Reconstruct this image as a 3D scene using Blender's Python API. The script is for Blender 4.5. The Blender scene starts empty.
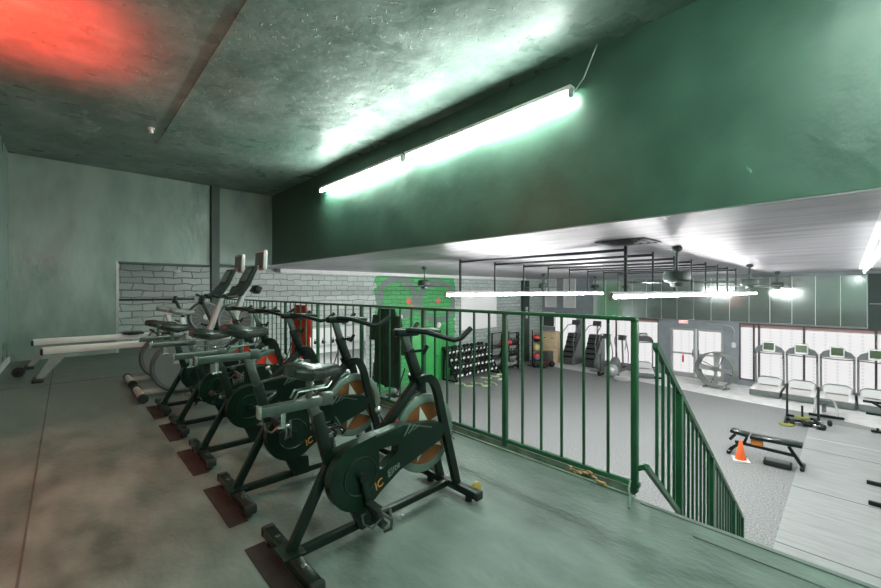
import bpy, bmesh, math, random
from mathutils import Vector, Matrix, Euler
random.seed(7)
SC = bpy.context.scene
COL = SC.collection
PI = math.pi
FILM = .27
EXPO = 1.6
ZM = 2.47          # mezzanine floor height above the gym floor
EYE = 3.72         # eye height above the gym floor

# ------------------------------------------------------------------ materials
def nt(name):
    m = bpy.data.materials.new(name); m.use_nodes = True
    t = m.node_tree; t.nodes.clear()
    o = t.nodes.new('ShaderNodeOutputMaterial'); b = t.nodes.new('ShaderNodeBsdfPrincipled')
    t.links.new(b.outputs[0], o.inputs[0])
    return m, t, b
def rgb(c): return (c[0], c[1], c[2], 1)
def mat(name, col, rough=.5, metal=0, var=.0, scale=8, bump=0, bscale=None, col2=None, stretch=(1,1,1), spec=.5, rvar=0, contrast=(.35,.65), detail=5):
    m, t, b = nt(name)
    N = t.nodes; L = t.links
    b.inputs['Base Color'].default_value = rgb(col); b.inputs['Roughness'].default_value = rough
    b.inputs['Metallic'].default_value = metal; b.inputs['Specular IOR Level'].default_value = spec
    if var or bump or col2 or rvar:
        tc = N.new('ShaderNodeTexCoord'); mp = N.new('ShaderNodeMapping'); mp.inputs['Scale'].default_value = stretch
        L.new(tc.outputs['Object'], mp.inputs[0])
    if var or col2 or rvar:
        n = N.new('ShaderNodeTexNoise'); n.inputs['Scale'].default_value = scale; n.inputs['Detail'].default_value = detail
        L.new(mp.outputs[0], n.inputs['Vector'])
        r = N.new('ShaderNodeValToRGB'); L.new(n.outputs['Fac'], r.inputs[0])
        c2 = col2 or tuple(min(1, x*(1+var)) for x in col); c1 = col if col2 else tuple(x*(1-var) for x in col)
        r.color_ramp.elements[0].position = contrast[0]; r.color_ramp.elements[1].position = contrast[1]
        r.color_ramp.elements[0].color = rgb(c1); r.color_ramp.elements[1].color = rgb(c2)
        if var or col2: L.new(r.outputs[0], b.inputs['Base Color'])
        if rvar:
            mr = N.new('ShaderNodeMapRange'); mr.inputs[3].default_value = rough-rvar; mr.inputs[4].default_value = rough+rvar
            mr.inputs[1].default_value = .3; mr.inputs[2].default_value = .7
            L.new(n.outputs['Fac'], mr.inputs[0]); L.new(mr.outputs[0], b.inputs['Roughness'])
    if bump:
        n2 = N.new('ShaderNodeTexNoise'); n2.inputs['Scale'].default_value = bscale or scale*4; n2.inputs['Detail'].default_value = 6
        L.new(mp.outputs[0], n2.inputs['Vector'])
        bp = N.new('ShaderNodeBump'); bp.inputs['Strength'].default_value = bump; bp.inputs['Distance'].default_value = .02
        L.new(n2.outputs['Fac'], bp.inputs['Height']); L.new(bp.outputs[0], b.inputs['Normal'])
    return m
def emit(name, col, s, base=(.8,.8,.8)):
    m, t, b = nt(name)
    b.inputs['Base Color'].default_value = rgb(base)
    b.inputs['Emission Color'].default_value = rgb(col); b.inputs['Emission Strength'].default_value = s
    return m

M = {}
M['floor'] = mat('rubber_mat_floor', (.060,.088,.074), .46, 0, 0, 5.5, .22, 40, col2=(.165,.21,.185), rvar=.12, contrast=(.32,.74), detail=15, stretch=(1,.5,1))
M['gymfloor'] = mat('speckled_rubber_floor', (.14,.155,.148), .6, 0, 0, 34, .15, 120, col2=(.31,.328,.318), contrast=(.36,.64), detail=6)
M['concrete'] = mat('pale_concrete', (.72,.73,.71), .5, 0, .10, 3, .1, 30)
M['platform'] = mat('lifting_platform_grey', (.30,.325,.31), .42, 0, .11, 2.2, .05, 20, stretch=(5,.7,1))
M['teal'] = mat('dark_green_plaster_paint', (.09,.15,.12), .42, 0, .16, 3, .5, 5, rvar=.08)
M['teal2'] = mat('green_header_paint', (.040,.096,.066), .38, 0, .18, 1.6, .5, 4, rvar=.08)
M['backwall'] = mat('grey_green_wall_paint', (.18,.26,.225), .38, 0, 0, 2.2, .5, 6, col2=(.30,.39,.345), rvar=.16, detail=12, stretch=(1,1,.45), contrast=(.36,.66))
M['ceil'] = None
M['greywall'] = mat('blue_grey_wall_paint', (.27,.31,.325), .55, 0, .08, 3, .1, 20)
M['darkpanel'] = mat('dark_green_wall_paint', (.028,.052,.042), .5, 0, .1, 3)
M['steelgreen'] = mat('green_railing_paint', (.015,.10,.04), .38, 0, .15, 6, .05, 60)
M['curb'] = mat('worn_green_steel_angle', (.10,.17,.115), .5, 0, 0, 9, .1, 60, col2=(.24,.30,.25))
M['black'] = mat('black_frame_paint', (.0045,.0125,.0085), .36, 0, .15, 6, spec=.32)
M['blackrub'] = mat('black_rubber', (.009,.014,.0115), .6, 0, .2, 14)
M['blackgloss'] = mat('black_gloss_plastic', (.003,.015,.009), .28, 0, .1, 5, spec=.35)
M['saddle'] = mat('grey_black_saddle_vinyl', (.016,.023,.019), .27, 0, .1, 8)
M['chrome'] = mat('brushed_steel', (.55,.60,.57), .26, 1.0, .08, 20)
M['slider'] = mat('grey_steel_slider', (.15,.175,.162), .28, .85, .12, 18)
M['rim'] = mat('grey_green_wheel_rim', (.155,.215,.18), .34, .45, .08, 6)
M['brown'] = mat('dull_orange_flywheel', (.17,.058,.013), .38, 0, .2, 5)
M['red'] = mat('bright_red_flywheel', (.80,.045,.012), .38, 0, .08, 5)
M['star'] = mat('pale_star_print', (.50,.56,.50), .4, 0, .06, 5)
M['redpaint'] = mat('red_print', (.75,.05,.03), .45)
M['orangeprint'] = mat('orange_print', (.6,.22,.04), .45)
M['whiteprint'] = mat('grey_white_print', (.13,.17,.15), .45)
M['yellowwheel'] = mat('yellow_castor', (.36,.26,.06), .35, 0, .1, 20)
M['disc'] = mat('grey_plastic_shroud', (.15,.18,.175), .42, 0, .06, 4)
M['discedge'] = mat('dark_grey_shroud_edge', (.075,.085,.08), .45, 0, .08, 4)
M['silver'] = mat('silver_grey_plastic', (.46,.48,.46), .35, .3, .06, 6)
M['alu'] = mat('pale_aluminium', (.80,.78,.75), .32, .25, .05, 6)
M['screen'] = mat('dark_glass_screen', (.05,.07,.062), .12, 0, .1, 4)
M['lcd'] = mat('green_lcd_screen', (.05,.08,.05), .15, 0, 0, 30, col2=(.09,.16,.07))
M['white'] = mat('white_paint', (.72,.73,.72), .4, 0, .04, 5)
M['whiteboard'] = mat('whiteboard_enamel', (.93,.94,.92), .25)
M['redcloth'] = mat('red_cloth', (.62,.06,.03), .8, 0, .2, 10, .2, 80)
M['darkcloth'] = mat('dark_green_cloth', (.012,.05,.028), .85, 0, .25, 10, .2, 80)
M['wood'] = mat('pale_plywood', (.74,.58,.35), .55, 0, .14, 5, stretch=(1,1,9))
M['rope'] = mat('pale_green_rope', (.50,.62,.38), .8, 0, .25, 40, .3, 120)
M['ballred'] = mat('red_vinyl_ball', (.70,.07,.05), .45)
M['ballyellow'] = mat('yellow_vinyl_ball', (.68,.60,.25), .45)
M['ballblue'] = mat('blue_vinyl', (.10,.16,.28), .5)
M['cone'] = mat('orange_cone_plastic', (.95,.16,.03), .42)
M['grey'] = mat('mid_grey_steel', (.26,.28,.27), .4, .4, .08, 8)
M['fan'] = mat('galvanised_drum', (.25,.275,.255), .4, .45, .1, 5)
M['fandark'] = mat('dark_green_fan_body', (.03,.05,.04), .4, 0, .1, 5)
M['blade'] = mat('dark_fan_blade', (.10,.11,.11), .5, 0, .1, 5)
M['pipe'] = mat('dark_conduit', (.035,.045,.042), .45, .3, .1, 5)
M['signred'] = emit('exit_sign_red', (1,.25,.22), .9)
M['signwhite'] = mat('exit_sign_white', (.85,.78,.76), .5)
M['awning'] = mat('red_brown_awning', (.42,.27,.26), .7)
M['mirror'] = mat('tinted_mirror', (.50,.57,.54), .11, .78, .05, 1)
M['seam'] = mat('mirror_seam_strip', (.50,.62,.55), .35, .6)
M['mullion'] = mat('dark_bronze_mullion', (.105,.085,.085), .45, .3, .1, 6)
M['plate'] = mat('yellow_green_plate', (.24,.26,.05), .5)
M['tile'] = mat('grey_foot_pad', (.12,.135,.13), .5)
M['vent'] = mat('white_louvre', (.88,.90,.88), .45)
M['leaf'] = mat('tan_debris', (.34,.21,.10), .8)
M['lampred'] = emit('red_lamp_glow', (1,.06,.03), 4)
M['bluegreen'] = mat('grey_step_cover', (.12,.15,.14), .5, 0, .1, 6)
M['brownstrip'] = mat('dark_brown_strip', (.0145,.0135,.0105), .85, 0, .3, 12)
M['stairs'] = mat('dark_tread', (.05,.06,.055), .6, 0, .15, 10)

def ceil_mat():
    # glossy dark-green lumpy plaster with worn pale trowel patches
    m, t, b = nt('glossy_lumpy_ceiling_paint'); N = t.nodes; L = t.links
    tc = N.new('ShaderNodeTexCoord')
    n = N.new('ShaderNodeTexNoise'); n.inputs['Scale'].default_value = 1.1; n.inputs['Detail'].default_value = 10; n.inputs['Roughness'].default_value = .7
    L.new(tc.outputs['Object'], n.inputs['Vector'])
    r = N.new('ShaderNodeValToRGB'); L.new(n.outputs['Fac'], r.inputs[0])
    e = r.color_ramp.elements; e[0].position = .42; e[0].color = (.135,.21,.175,1); e[1].position = .68; e[1].color = (.32,.40,.36,1)
    L.new(r.outputs[0], b.inputs['Base Color'])
    mr = N.new('ShaderNodeMapRange'); mr.inputs[1].default_value = .35; mr.inputs[2].default_value = .65; mr.inputs[3].default_value = .27; mr.inputs[4].default_value = .48
    n3 = N.new('ShaderNodeTexNoise'); n3.inputs['Scale'].default_value = 2.6; n3.inputs['Detail'].default_value = 8
    L.new(tc.outputs['Object'], n3.inputs['Vector']); L.new(n3.outputs['Fac'], mr.inputs[0]); L.new(mr.outputs[0], b.inputs['Roughness'])
    # lumps
    a = N.new('ShaderNodeTexNoise'); a.inputs['Scale'].default_value = 1.0; a.inputs['Detail'].default_value = 3
    v = N.new('ShaderNodeTexNoise'); v.inputs['Scale'].default_value = 6; v.inputs['Detail'].default_value = 8; v.inputs['Distortion'].default_value = 1.2
    L.new(tc.outputs['Object'], a.inputs['Vector']); L.new(tc.outputs['Object'], v.inputs['Vector'])
    b1 = N.new('ShaderNodeBump'); b1.inputs['Strength'].default_value = .5; b1.inputs['Distance'].default_value = .12
    b2 = N.new('ShaderNodeBump'); b2.inputs['Strength'].default_value = .28; b2.inputs['Distance'].default_value = .02
    L.new(a.outputs['Fac'], b1.inputs['Height']); L.new(v.outputs['Fac'], b2.inputs['Height'])
    L.new(b1.outputs[0], b2.inputs['Normal']); L.new(b2.outputs[0], b.inputs['Normal'])
    b.inputs['Specular IOR Level'].default_value = .5
    # roughly trowelled rectangular repairs and scattered chips
    vo = N.new('ShaderNodeTexVoronoi'); vo.distance = 'CHEBYCHEV'; vo.inputs['Scale'].default_value = 1.15; L.new(tc.outputs['Object'], vo.inputs['Vector'])
    sp = N.new('ShaderNodeSeparateColor'); L.new(vo.outputs['Color'], sp.inputs[0])
    ad = N.new('ShaderNodeMath'); ad.operation = 'MULTIPLY_ADD'; L.new(sp.outputs[0], ad.inputs[0]); ad.inputs[1].default_value = .22; L.new(mr.outputs[0], ad.inputs[2])
    sb = N.new('ShaderNodeMath'); sb.operation = 'SUBTRACT'; L.new(ad.outputs[0], sb.inputs[0]); sb.inputs[1].default_value = .09; L.new(sb.outputs[0], b.inputs['Roughness'])
    ch = N.new('ShaderNodeTexNoise'); ch.inputs['Scale'].default_value = 17; ch.inputs['Detail'].default_value = 2; ch.inputs['Distortion'].default_value = .8; L.new(tc.outputs['Object'], ch.inputs['Vector'])
    cr = N.new('ShaderNodeMapRange'); cr.inputs[1].default_value = .66; cr.inputs[2].default_value = .72; L.new(ch.outputs['Fac'], cr.inputs[0])
    b3 = N.new('ShaderNodeBump'); b3.inputs['Strength'].default_value = .7; b3.inputs['Distance'].default_value = .012
    L.new(cr.outputs[0], b3.inputs['Height']); L.new(b2.outputs[0], b3.inputs['Normal']); L.new(b3.outputs[0], b.inputs['Normal'])
    return m
M['ceil'] = ceil_mat()
def gymceil_mat():
    m, t, b = nt('pale_gloss_gym_ceiling'); N = t.nodes; L = t.links
    tc = N.new('ShaderNodeTexCoord'); mp = N.new('ShaderNodeMapping'); mp.inputs['Scale'].default_value = (2.6,.35,1)
    L.new(tc.outputs['Object'], mp.inputs[0])
    n = N.new('ShaderNodeTexNoise'); n.inputs['Scale'].default_value = 1.6; n.inputs['Detail'].default_value = 9; n.inputs['Roughness'].default_value = .62
    L.new(mp.outputs[0], n.inputs['Vector'])
    r = N.new('ShaderNodeValToRGB'); L.new(n.outputs['Fac'], r.inputs[0])
    e = r.color_ramp.elements; e[0].position = .33; e[0].color = (.17,.165,.18,1); e[1].position = .54; e[1].color = (.38,.37,.395,1)
    L.new(r.outputs[0], b.inputs['Base Color'])
    b.inputs['Roughness'].default_value = .36; b.inputs['Specular IOR Level'].default_value = .35
    bp = N.new('ShaderNodeBump'); bp.inputs['Strength'].default_value = .12; bp.inputs['Distance'].default_value = .02
    L.new(n.outputs['Fac'], bp.inputs['Height']); L.new(bp.outputs[0], b.inputs['Normal'])
    return m
M['gymceil'] = gymceil_mat()

def brick_mat():
    # painted blockwork, with a bright green painted mural field and grey arcs
    m, t, b = nt('painted_brick'); N = t.nodes; L = t.links
    tc = N.new('ShaderNodeTexCoord'); sp = N.new('ShaderNodeSeparateXYZ'); L.new(tc.outputs['Object'], sp.inputs[0])
    cb = N.new('ShaderNodeCombineXYZ'); L.new(sp.outputs[0], cb.inputs[0]); L.new(sp.outputs[2], cb.inputs[1])
    nz = N.new('ShaderNodeTexNoise'); nz.inputs['Scale'].default_value = 3; nz.inputs['Detail'].default_value = 6; L.new(cb.outputs[0], nz.inputs['Vector'])
    mx = N.new('ShaderNodeVectorMath'); mx.operation = 'MULTIPLY_ADD'; L.new(nz.outputs['Color'], mx.inputs[0]); mx.inputs[1].default_value = (.22,.13,0); L.new(cb.outputs[0], mx.inputs[2])
    br = N.new('ShaderNodeTexBrick'); L.new(mx.outputs[0], br.inputs['Vector'])
    br.inputs['Scale'].default_value = 1; br.inputs['Brick Width'].default_value = .42; br.inputs['Row Height'].default_value = .165; br.inputs['Mortar Size'].default_value = .013; br.inputs['Mortar Smooth'].default_value = .5
    br.inputs['Color1'].default_value = (.41,.48,.45,1); br.inputs['Color2'].default_value = (.50,.57,.54,1); br.inputs['Mortar'].default_value = (.20,.29,.245,1)
    gb = N.new('ShaderNodeTexBrick'); L.new(mx.outputs[0], gb.inputs['Vector'])
    for k, v in (('Scale',1),('Brick Width',.42),('Row Height',.165),('Mortar Size',.010),('Mortar Smooth',.5)): gb.inputs[k].default_value = v
    gb.inputs['Color1'].default_value = (.055,.36,.10,1); gb.inputs['Color2'].default_value = (.075,.42,.13,1); gb.inputs['Mortar'].default_value = (.025,.16,.05,1)
    def math_(op, a, bb):
        n = N.new('ShaderNodeMath'); n.operation = op
        for i, x in enumerate((a, bb)):
            if isinstance(x, (int, float)): n.inputs[i].default_value = x
            else: L.new(x, n.inputs[i])
        return n.outputs[0]
    wob = math_('MULTIPLY', nz.outputs['Fac'], .5)
    X = math_('ADD', sp.outputs[0], math_('SUBTRACT', wob, .25)); Z = math_('ADD', sp.outputs[2], 0)
    mask = math_('MULTIPLY', math_('GREATER_THAN', X, 8.15), math_('LESS_THAN', X, 12.35))
    # grey painted arcs inside the mural
    def ring(cx, cz, rx, rz, w):
        u = math_('DIVIDE', math_('SUBTRACT', X, cx), rx); w_ = math_('DIVIDE', math_('SUBTRACT', Z, cz), rz)
        d = math_('SQRT', math_('ADD', math_('MULTIPLY', u, u), math_('MULTIPLY', w_, w_)), 0)
        return math_('LESS_THAN', math_('ABSOLUTE', math_('SUBTRACT', d, 1), 0), w)
    arcs = math_('MAXIMUM', ring(9.2, 3.45, .85, .75, .17), ring(11.3, 3.3, 1.0, .8, .15))
    def spot(cx, cz, r):
        u = math_('SUBTRACT', sp.outputs[0], cx); w_ = math_('SUBTRACT', sp.outputs[2], cz)
        return math_('LESS_THAN', math_('SQRT', math_('ADD', math_('MULTIPLY', u, u), math_('MULTIPLY', w_, w_)), 0), r)
    mix1 = N.new('ShaderNodeMix'); mix1.data_type = 'RGBA'; L.new(mask, mix1.inputs[0]); L.new(br.outputs['Color'], mix1.inputs[6]); L.new(gb.outputs['Color'], mix1.inputs[7])
    mix2 = N.new('ShaderNodeMix'); mix2.data_type = 'RGBA'; L.new(math_('MULTIPLY', arcs, mask), mix2.inputs[0]); L.new(mix1.outputs[2], mix2.inputs[6]); mix2.inputs[7].default_value = (.17,.22,.20,1)
    reds = math_('MAXIMUM', spot(9.75, 3.33, .13), math_('MAXIMUM', spot(11.35, 3.30, .13), spot(9.93, 3.1, .09)))
    mix3 = N.new('ShaderNodeMix'); mix3.data_type = 'RGBA'; L.new(reds, mix3.inputs[0]); L.new(mix2.outputs[2], mix3.inputs[6]); mix3.inputs[7].default_value = (.75,.16,.12,1)
    L.new(mix3.outputs[2], b.inputs['Base Color'])
    b.inputs['Roughness'].default_value = .45
    h = math_('ADD', math_('MULTIPLY', br.outputs['Fac'], -1.0), math_('MULTIPLY', nz.outputs['Fac'], .9))
    bp = N.new('ShaderNodeBump'); bp.inputs['Strength'].default_value = .9; bp.inputs['Distance'].default_value = .03
    L.new(h, bp.inputs['Height']); L.new(bp.outputs[0], b.inputs['Normal'])
    return m
M['brick'] = brick_mat()

def film_mat():
    # daylight seen through white printed window film: lit from outside
    m, t, b = nt('daylit_window_film'); N = t.nodes; L = t.links
    tc = N.new('ShaderNodeTexCoord'); sp = N.new('ShaderNodeSeparateXYZ'); L.new(tc.outputs['Object'], sp.inputs[0])
    w = N.new('ShaderNodeMath'); w.operation = 'PINGPONG'; L.new(sp.outputs[1], w.inputs[0]); w.inputs[1].default_value = .15
    w2 = N.new('ShaderNodeMath'); w2.operation = 'PINGPONG'; L.new(sp.outputs[2], w2.inputs[0]); w2.inputs[1].default_value = .06
    a = N.new('ShaderNodeMath'); a.operation = 'LESS_THAN'; L.new(w.outputs[0], a.inputs[0]); a.inputs[1].default_value = .03
    c = N.new('ShaderNodeMath'); c.operation = 'LESS_THAN'; L.new(w2.outputs[0], c.inputs[0]); c.inputs[1].default_value = .035
    ml = N.new('ShaderNodeMath'); ml.operation = 'MULTIPLY'; L.new(a.outputs[0], ml.inputs[0]); L.new(c.outputs[0], ml.inputs[1])
    mx = N.new('ShaderNodeMix'); mx.data_type = 'RGBA'; L.new(ml.outputs[0], mx.inputs[0]); mx.inputs[6].default_value = (1,.985,.99,1); mx.inputs[7].default_value = (.78,.78,.80,1)
    L.new(mx.outputs[2], b.inputs['Emission Color']); b.inputs['Emission Strength'].default_value = FILM
    b.inputs['Base Color'].default_value = (.06,.06,.06,1); b.inputs['Roughness'].default_value = .5
    return m
M['film'] = film_mat()
TUBE_MEZ, TUBE_GYM = 45, 55
M['tubemez'] = emit('lit_fluorescent_tube', (.87,1,.925), TUBE_MEZ)
M['tubetrunk'] = emit('lit_trunking_tube', (.95,1,.97), 12)
M['tubefill'] = emit('added_fill_tube', (.82,1,.90), 34)
M['tubegym'] = emit('lit_gym_tube', (1,.99,1), TUBE_GYM)

# ------------------------------------------------------------------ mesh helper
class MB:
    def __init__(s): s.bm = bmesh.new(); s.mats = []; s.mi = 0
    def use(s, m):
        if m not in s.mats: s.mats.append(m)
        s.mi = s.mats.index(m); return s
    def _new(s, before):
        for f in s.bm.faces:
            if f.index == -1 or f not in before: pass
    def _mark(s, n0):
        s.bm.faces.ensure_lookup_table()
        for f in s.bm.faces[n0:]: f.material_index = s.mi
    def box(s, c, d, rot=None, bev=0, seg=2):
        n0 = len(s.bm.faces)
        mtx = Matrix.Translation(c) @ ((rot if isinstance(rot, Matrix) else Euler(rot).to_matrix().to_4x4()) if rot is not None else Matrix()) @ Matrix.Diagonal((d[0], d[1], d[2], 1))
        if bev:
            tb = bmesh.new(); r = bmesh.ops.create_cube(tb, size=1); 
            bmesh.ops.transform(tb, matrix=Matrix.Diagonal((d[0], d[1], d[2], 1)), verts=tb.verts)
            bmesh.ops.bevel(tb, geom=list(tb.edges), offset=min(bev, min(d)*.49), segments=seg, affect='EDGES', profile=.5)
            mt = Matrix.Translation(c) @ ((rot if isinstance(rot, Matrix) else Euler(rot).to_matrix().to_4x4()) if rot is not None else Matrix())
            s._merge(tb, mt)
        else:
            bmesh.ops.create_cube(s.bm, size=1, matrix=mtx)
        s._mark(n0); return s
    def _merge(s, tb, mt=None):
        vm = {}
        for v in tb.verts: vm[v] = s.bm.verts.new((mt @ v.co) if mt else v.co)
        for f in tb.faces:
            try: s.bm.faces.new([vm[v] for v in f.verts])
            except ValueError: pass
        tb.free()
    def bar(s, p, q, w, h=None, bev=0, up=(0,0,1)):
        p = Vector(p); q = Vector(q); d = q-p; L = d.length; d.normalize()
        u = Vector(up)
        if abs(d.dot(u)) > .98: u = Vector((1,0,0))
        x = u.cross(d).normalized(); y = d.cross(x).normalized()
        R = Matrix((x, y, d)).transposed().to_4x4()
        return s.box((p+q)/2, (w, h or w, L), R, bev)
    def tube(s, pts, r, n=10, closed=False, cap=True):
        n0 = len(s.bm.faces)
        P = [Vector(p) for p in pts]; k = len(P); rs = r if isinstance(r, (list, tuple)) else [r]*k
        rings = []; prev = None
        for i in range(k):
            if closed: d = (P[(i+1) % k]-P[i-1])
            else: d = (P[min(i+1, k-1)]-P[max(i-1, 0)])
            d.normalize()
            if prev is None:
                u = Vector((0,0,1)) if abs(d.z) < .9 else Vector((1,0,0)); x = u.cross(d).normalized()
            else:
                x = (prev - d*prev.dot(d)).normalized()
            prev = x; y = d.cross(x)
            rings.append([s.bm.verts.new(P[i]+(x*math.cos(2*PI*j/n)+y*math.sin(2*PI*j/n))*rs[i]) for j in range(n)])
        for i in range(k if closed else k-1):
            a, b = rings[i], rings[(i+1) % k]
            for j in range(n): s.bm.faces.new((a[j], a[(j+1) % n], b[(j+1) % n], b[j]))
        if cap and not closed:
            s.bm.faces.new(list(reversed(rings[0]))); s.bm.faces.new(rings[-1])
        s._mark(n0); return s
    def cyl(s, p, q, r, r2=None, n=16): return s.tube([p, q], [r, r if r2 is None else r2], n)
    def loft(s, rings, cap=True):
        n0 = len(s.bm.faces)
        R = [[s.bm.verts.new(p) for p in ring] for ring in rings]; n = len(R[0])
        for i in range(len(R)-1):
            for j in range(n): s.bm.faces.new((R[i][j], R[i][(j+1) % n], R[i+1][(j+1) % n], R[i+1][j]))
        if cap: s.bm.faces.new(list(reversed(R[0]))); s.bm.faces.new(R[-1])
        s._mark(n0); return s
    def lathe(s, prof, o=(0,0,0), axis='Z', n=24, cap=True):
        # prof: (radius, height) pairs
        o = Vector(o); rings = []
        for r, h in prof:
            ring = []
            for j in range(n):
                a = 2*PI*j/n; c, t = r*math.cos(a), r*math.sin(a)
                ring.append(o + (Vector((c,t,h)) if axis == 'Z' else Vector((t,h,c)) if axis == 'Y' else Vector((h,c,t))))
            rings.append(ring)
        return s.loft(rings, cap)
    def sphere(s, c, r, sc=(1,1,1), u=16, v=10):
        n0 = len(s.bm.faces)
        bmesh.ops.create_uvsphere(s.bm, u_segments=u, v_segments=v, radius=r, matrix=Matrix.Translation(c) @ Matrix.Diagonal((*sc, 1)))
        s._mark(n0); return s
    def prism(s, poly, a0, a1, plane='XZ', holes=()):
        # extrude an outline (with holes) between a0 and a1 along the third axis
        n0 = len(s.bm.faces); tb = bmesh.new()
        def P(u, v, a): return (u, a, v) if plane == 'XZ' else (u, v, a) if plane == 'XY' else (a, u, v)
        for loop in [poly, *holes]:
            vs = [tb.verts.new(P(u, v, a0)) for u, v in loop]
            for i in range(len(vs)): tb.edges.new((vs[i], vs[(i+1) % len(vs)]))
        if holes: bmesh.ops.triangle_fill(tb, use_beauty=True, edges=list(tb.edges))
        else: tb.faces.new(list(tb.verts))
        r = bmesh.ops.extrude_face_region(tb, geom=list(tb.faces))
        d = Vector(P(0, 0, a1-a0))
        bmesh.ops.translate(tb, vec=d, verts=[g for g in r['geom'] if isinstance(g, bmesh.types.BMVert)])
        s._merge(tb); s._mark(n0); return s
    def build(s, name, m=None, parent=None, loc=None, smooth=True):
        bmesh.ops.recalc_face_normals(s.bm, faces=list(s.bm.faces))
        me = bpy.data.meshes.new(name); s.bm.to_mesh(me); s.bm.free()
        for x in (s.mats if s.mats else [m]): me.materials.append(M[x] if isinstance(x, str) else x)
        if smooth:
            me.shade_smooth(); me.set_sharp_from_angle(angle=math.radians(38))
        o = bpy.data.objects.new(name, me); COL.objects.link(o)
        if parent: o.parent = parent
        if loc: o.location = loc
        return o
def tag(o, label=None, cat=None, group=None, kind=None):
    if label: o['label'] = label
    if cat: o['category'] = cat
    if group: o['group'] = group
    if kind: o['kind'] = kind
    return o
def thing(name, label, cat, loc=(0,0,0), rz=0, group=None):
    o = bpy.data.objects.new(name, None); COL.objects.link(o); o.empty_display_size = .1
    o.location = loc; o.rotation_euler = (0,0,rz)
    return tag(o, label, cat, group)
def dup(root, loc, rz=None, label=None, group=None, skip=()):
    r = root.copy(); COL.objects.link(r); r.location = loc
    if rz is not None: r.rotation_euler = (0,0,rz)
    if label: r['label'] = label
    if group: r['group'] = group
    for ch in list(root.children):
        c = ch.copy(); COL.objects.link(c); c.parent = r
        for g in list(ch.children):
            d = g.copy(); COL.objects.link(d); d.parent = c
    return r
def struct(name, mb, m, parent=None, label=None, smooth=False):
    o = mb.build(name, m, parent, smooth=smooth)
    if not parent: o['kind'] = 'structure'
    if label: o['label'] = label
    return o
def arc(cx, cz, r, a0, a1, n): return [(cx+r*math.cos(a0+(a1-a0)*i/n), cz+r*math.sin(a0+(a1-a0)*i/n)) for i in range(n+1)]
def B(x0, x1, y0, y1, z0, z1, mb=None):
    mb = mb or MB(); return mb.box(((x0+x1)/2, (y0+y1)/2, (z0+z1)/2), (abs(x1-x0), abs(y1-y0), abs(z1-z0)))
# ------------------------------------------------------------------ the setting
GC = EYE+.665       # gym ceiling / header bottom
MC = EYE+2.44       # mezzanine ceiling
YB, YW = 10.245, 12.0
XW = 19.4
XE = 2.48           # mezzanine edge
YR = -6.0           # right wall of the gym
struct('floor', B(XE, XW+.3, YR, YW, -.12, 0), 'gymfloor', label='speckled grey rubber gym floor below the mezzanine')
struct('floor_mezzanine', B(-.9, XE, -3, YW, ZM-.15, ZM), 'floor', label='dark grey green rubber mezzanine floor')
mb = MB().prism([(17.35,10.8),(17.05,6),(16.55,2.9),(16.35,.78),(15.9,-.3),(15.3,-2.2),(15.3,-6),(XW,-6),(XW,10.8)], 0.0, .006, 'XY')
struct('floor_concrete', mb, 'concrete', label='pale concrete strip of floor along the windows')
struct('floor_platform', B(4.2, 15.4, YR, .77, .0, .012), 'platform', label='pale grey lifting platform on the gym floor')
for k, xx in enumerate((7.6, 10.0, 12.6, 13.6)):
    struct(f'trim_{k+1}', B(xx-.012, xx+.012, YR, .765, .012, .0145), 'tile' if xx < 13 else 'white')
struct('ceiling', B(-.9, 3.98, -3, YB+.1, MC, MC+.12), 'ceil', label='dark green glossy lumpy ceiling over the mezzanine')
struct('ceiling_gym', B(3.845, XW+.3, YR, YW, GC, GC+.12), 'gymceil', label='pale glossy gym ceiling')
struct('ceiling_passage', B(-.9, 3.84, YB+.25, YW, GC, GC+.12), 'teal')
struct('trim_20', B(1.09, 1.19, -3, 7.9, MC-.016, MC), 'ceil', label='shallow ridge in the ceiling plaster')
struct('wall_header', B(3.84, 4.02, -3, YB+.1, GC+.012, MC), 'teal2', label='dark green painted drop wall above the railing')
struct('wall_left', B(-.9, -.74, -3, YW, ZM, MC), 'backwall')
# back wall with its opening, right portion set back a little
mb = B(-.74, .76, YB, YB+.25, ZM, MC); B(.76, 2.41, YB, YB+.25, EYE+.585, MC, mb); B(2.41, 3.84, YB+.05, YB+.25, EYE+.64, MC, mb)
struct('wall_back', mb, 'backwall', label='grey green painted back wall with scuffed patches')
mb = MB().box(((2.41+2.6)/2, YB-.02, (ZM+MC)/2), (.17, .16, MC-ZM), bev=.006)
struct('trim_5', mb, 'darkpanel', label='dark green square column against the back wall')
struct('trim_6', B(.73, .775, YB-.012, YB+.255, ZM, EYE+.6), 'silver', label='pale metal corner bead of the opening')
struct('trim_7', B(.76, 2.41, YB-.02, YB+.27, EYE+.56, EYE+.60), 'darkpanel')
mb = B(-.9, 5.3, YW, YW+.2, 0, GC); B(5.3, 7.9, YW, YW+.2, 2.5, GC, mb); B(7.9, XW+.3, YW, YW+.2, 0, GC, mb)
struct('wall_brick', mb, 'brick', label='painted brick wall, pale grey with a bright green mural')
struct('wall_passage', B(-.9, .3, YB+.25, YW, ZM, GC), 'backwall')
struct('trim_8', MB().tube([(.35,YW-.05,EYE-.21),(2.45,YW-.05,EYE-.215)], .022, 8), 'pipe', label='dark conduit along the brick wall in the opening')
struct('trim_9', B(4.6, 17.3, YW-.32, YW, GC-.11, GC), 'white', label='white boxed beam along the top of the brick wall')
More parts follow.
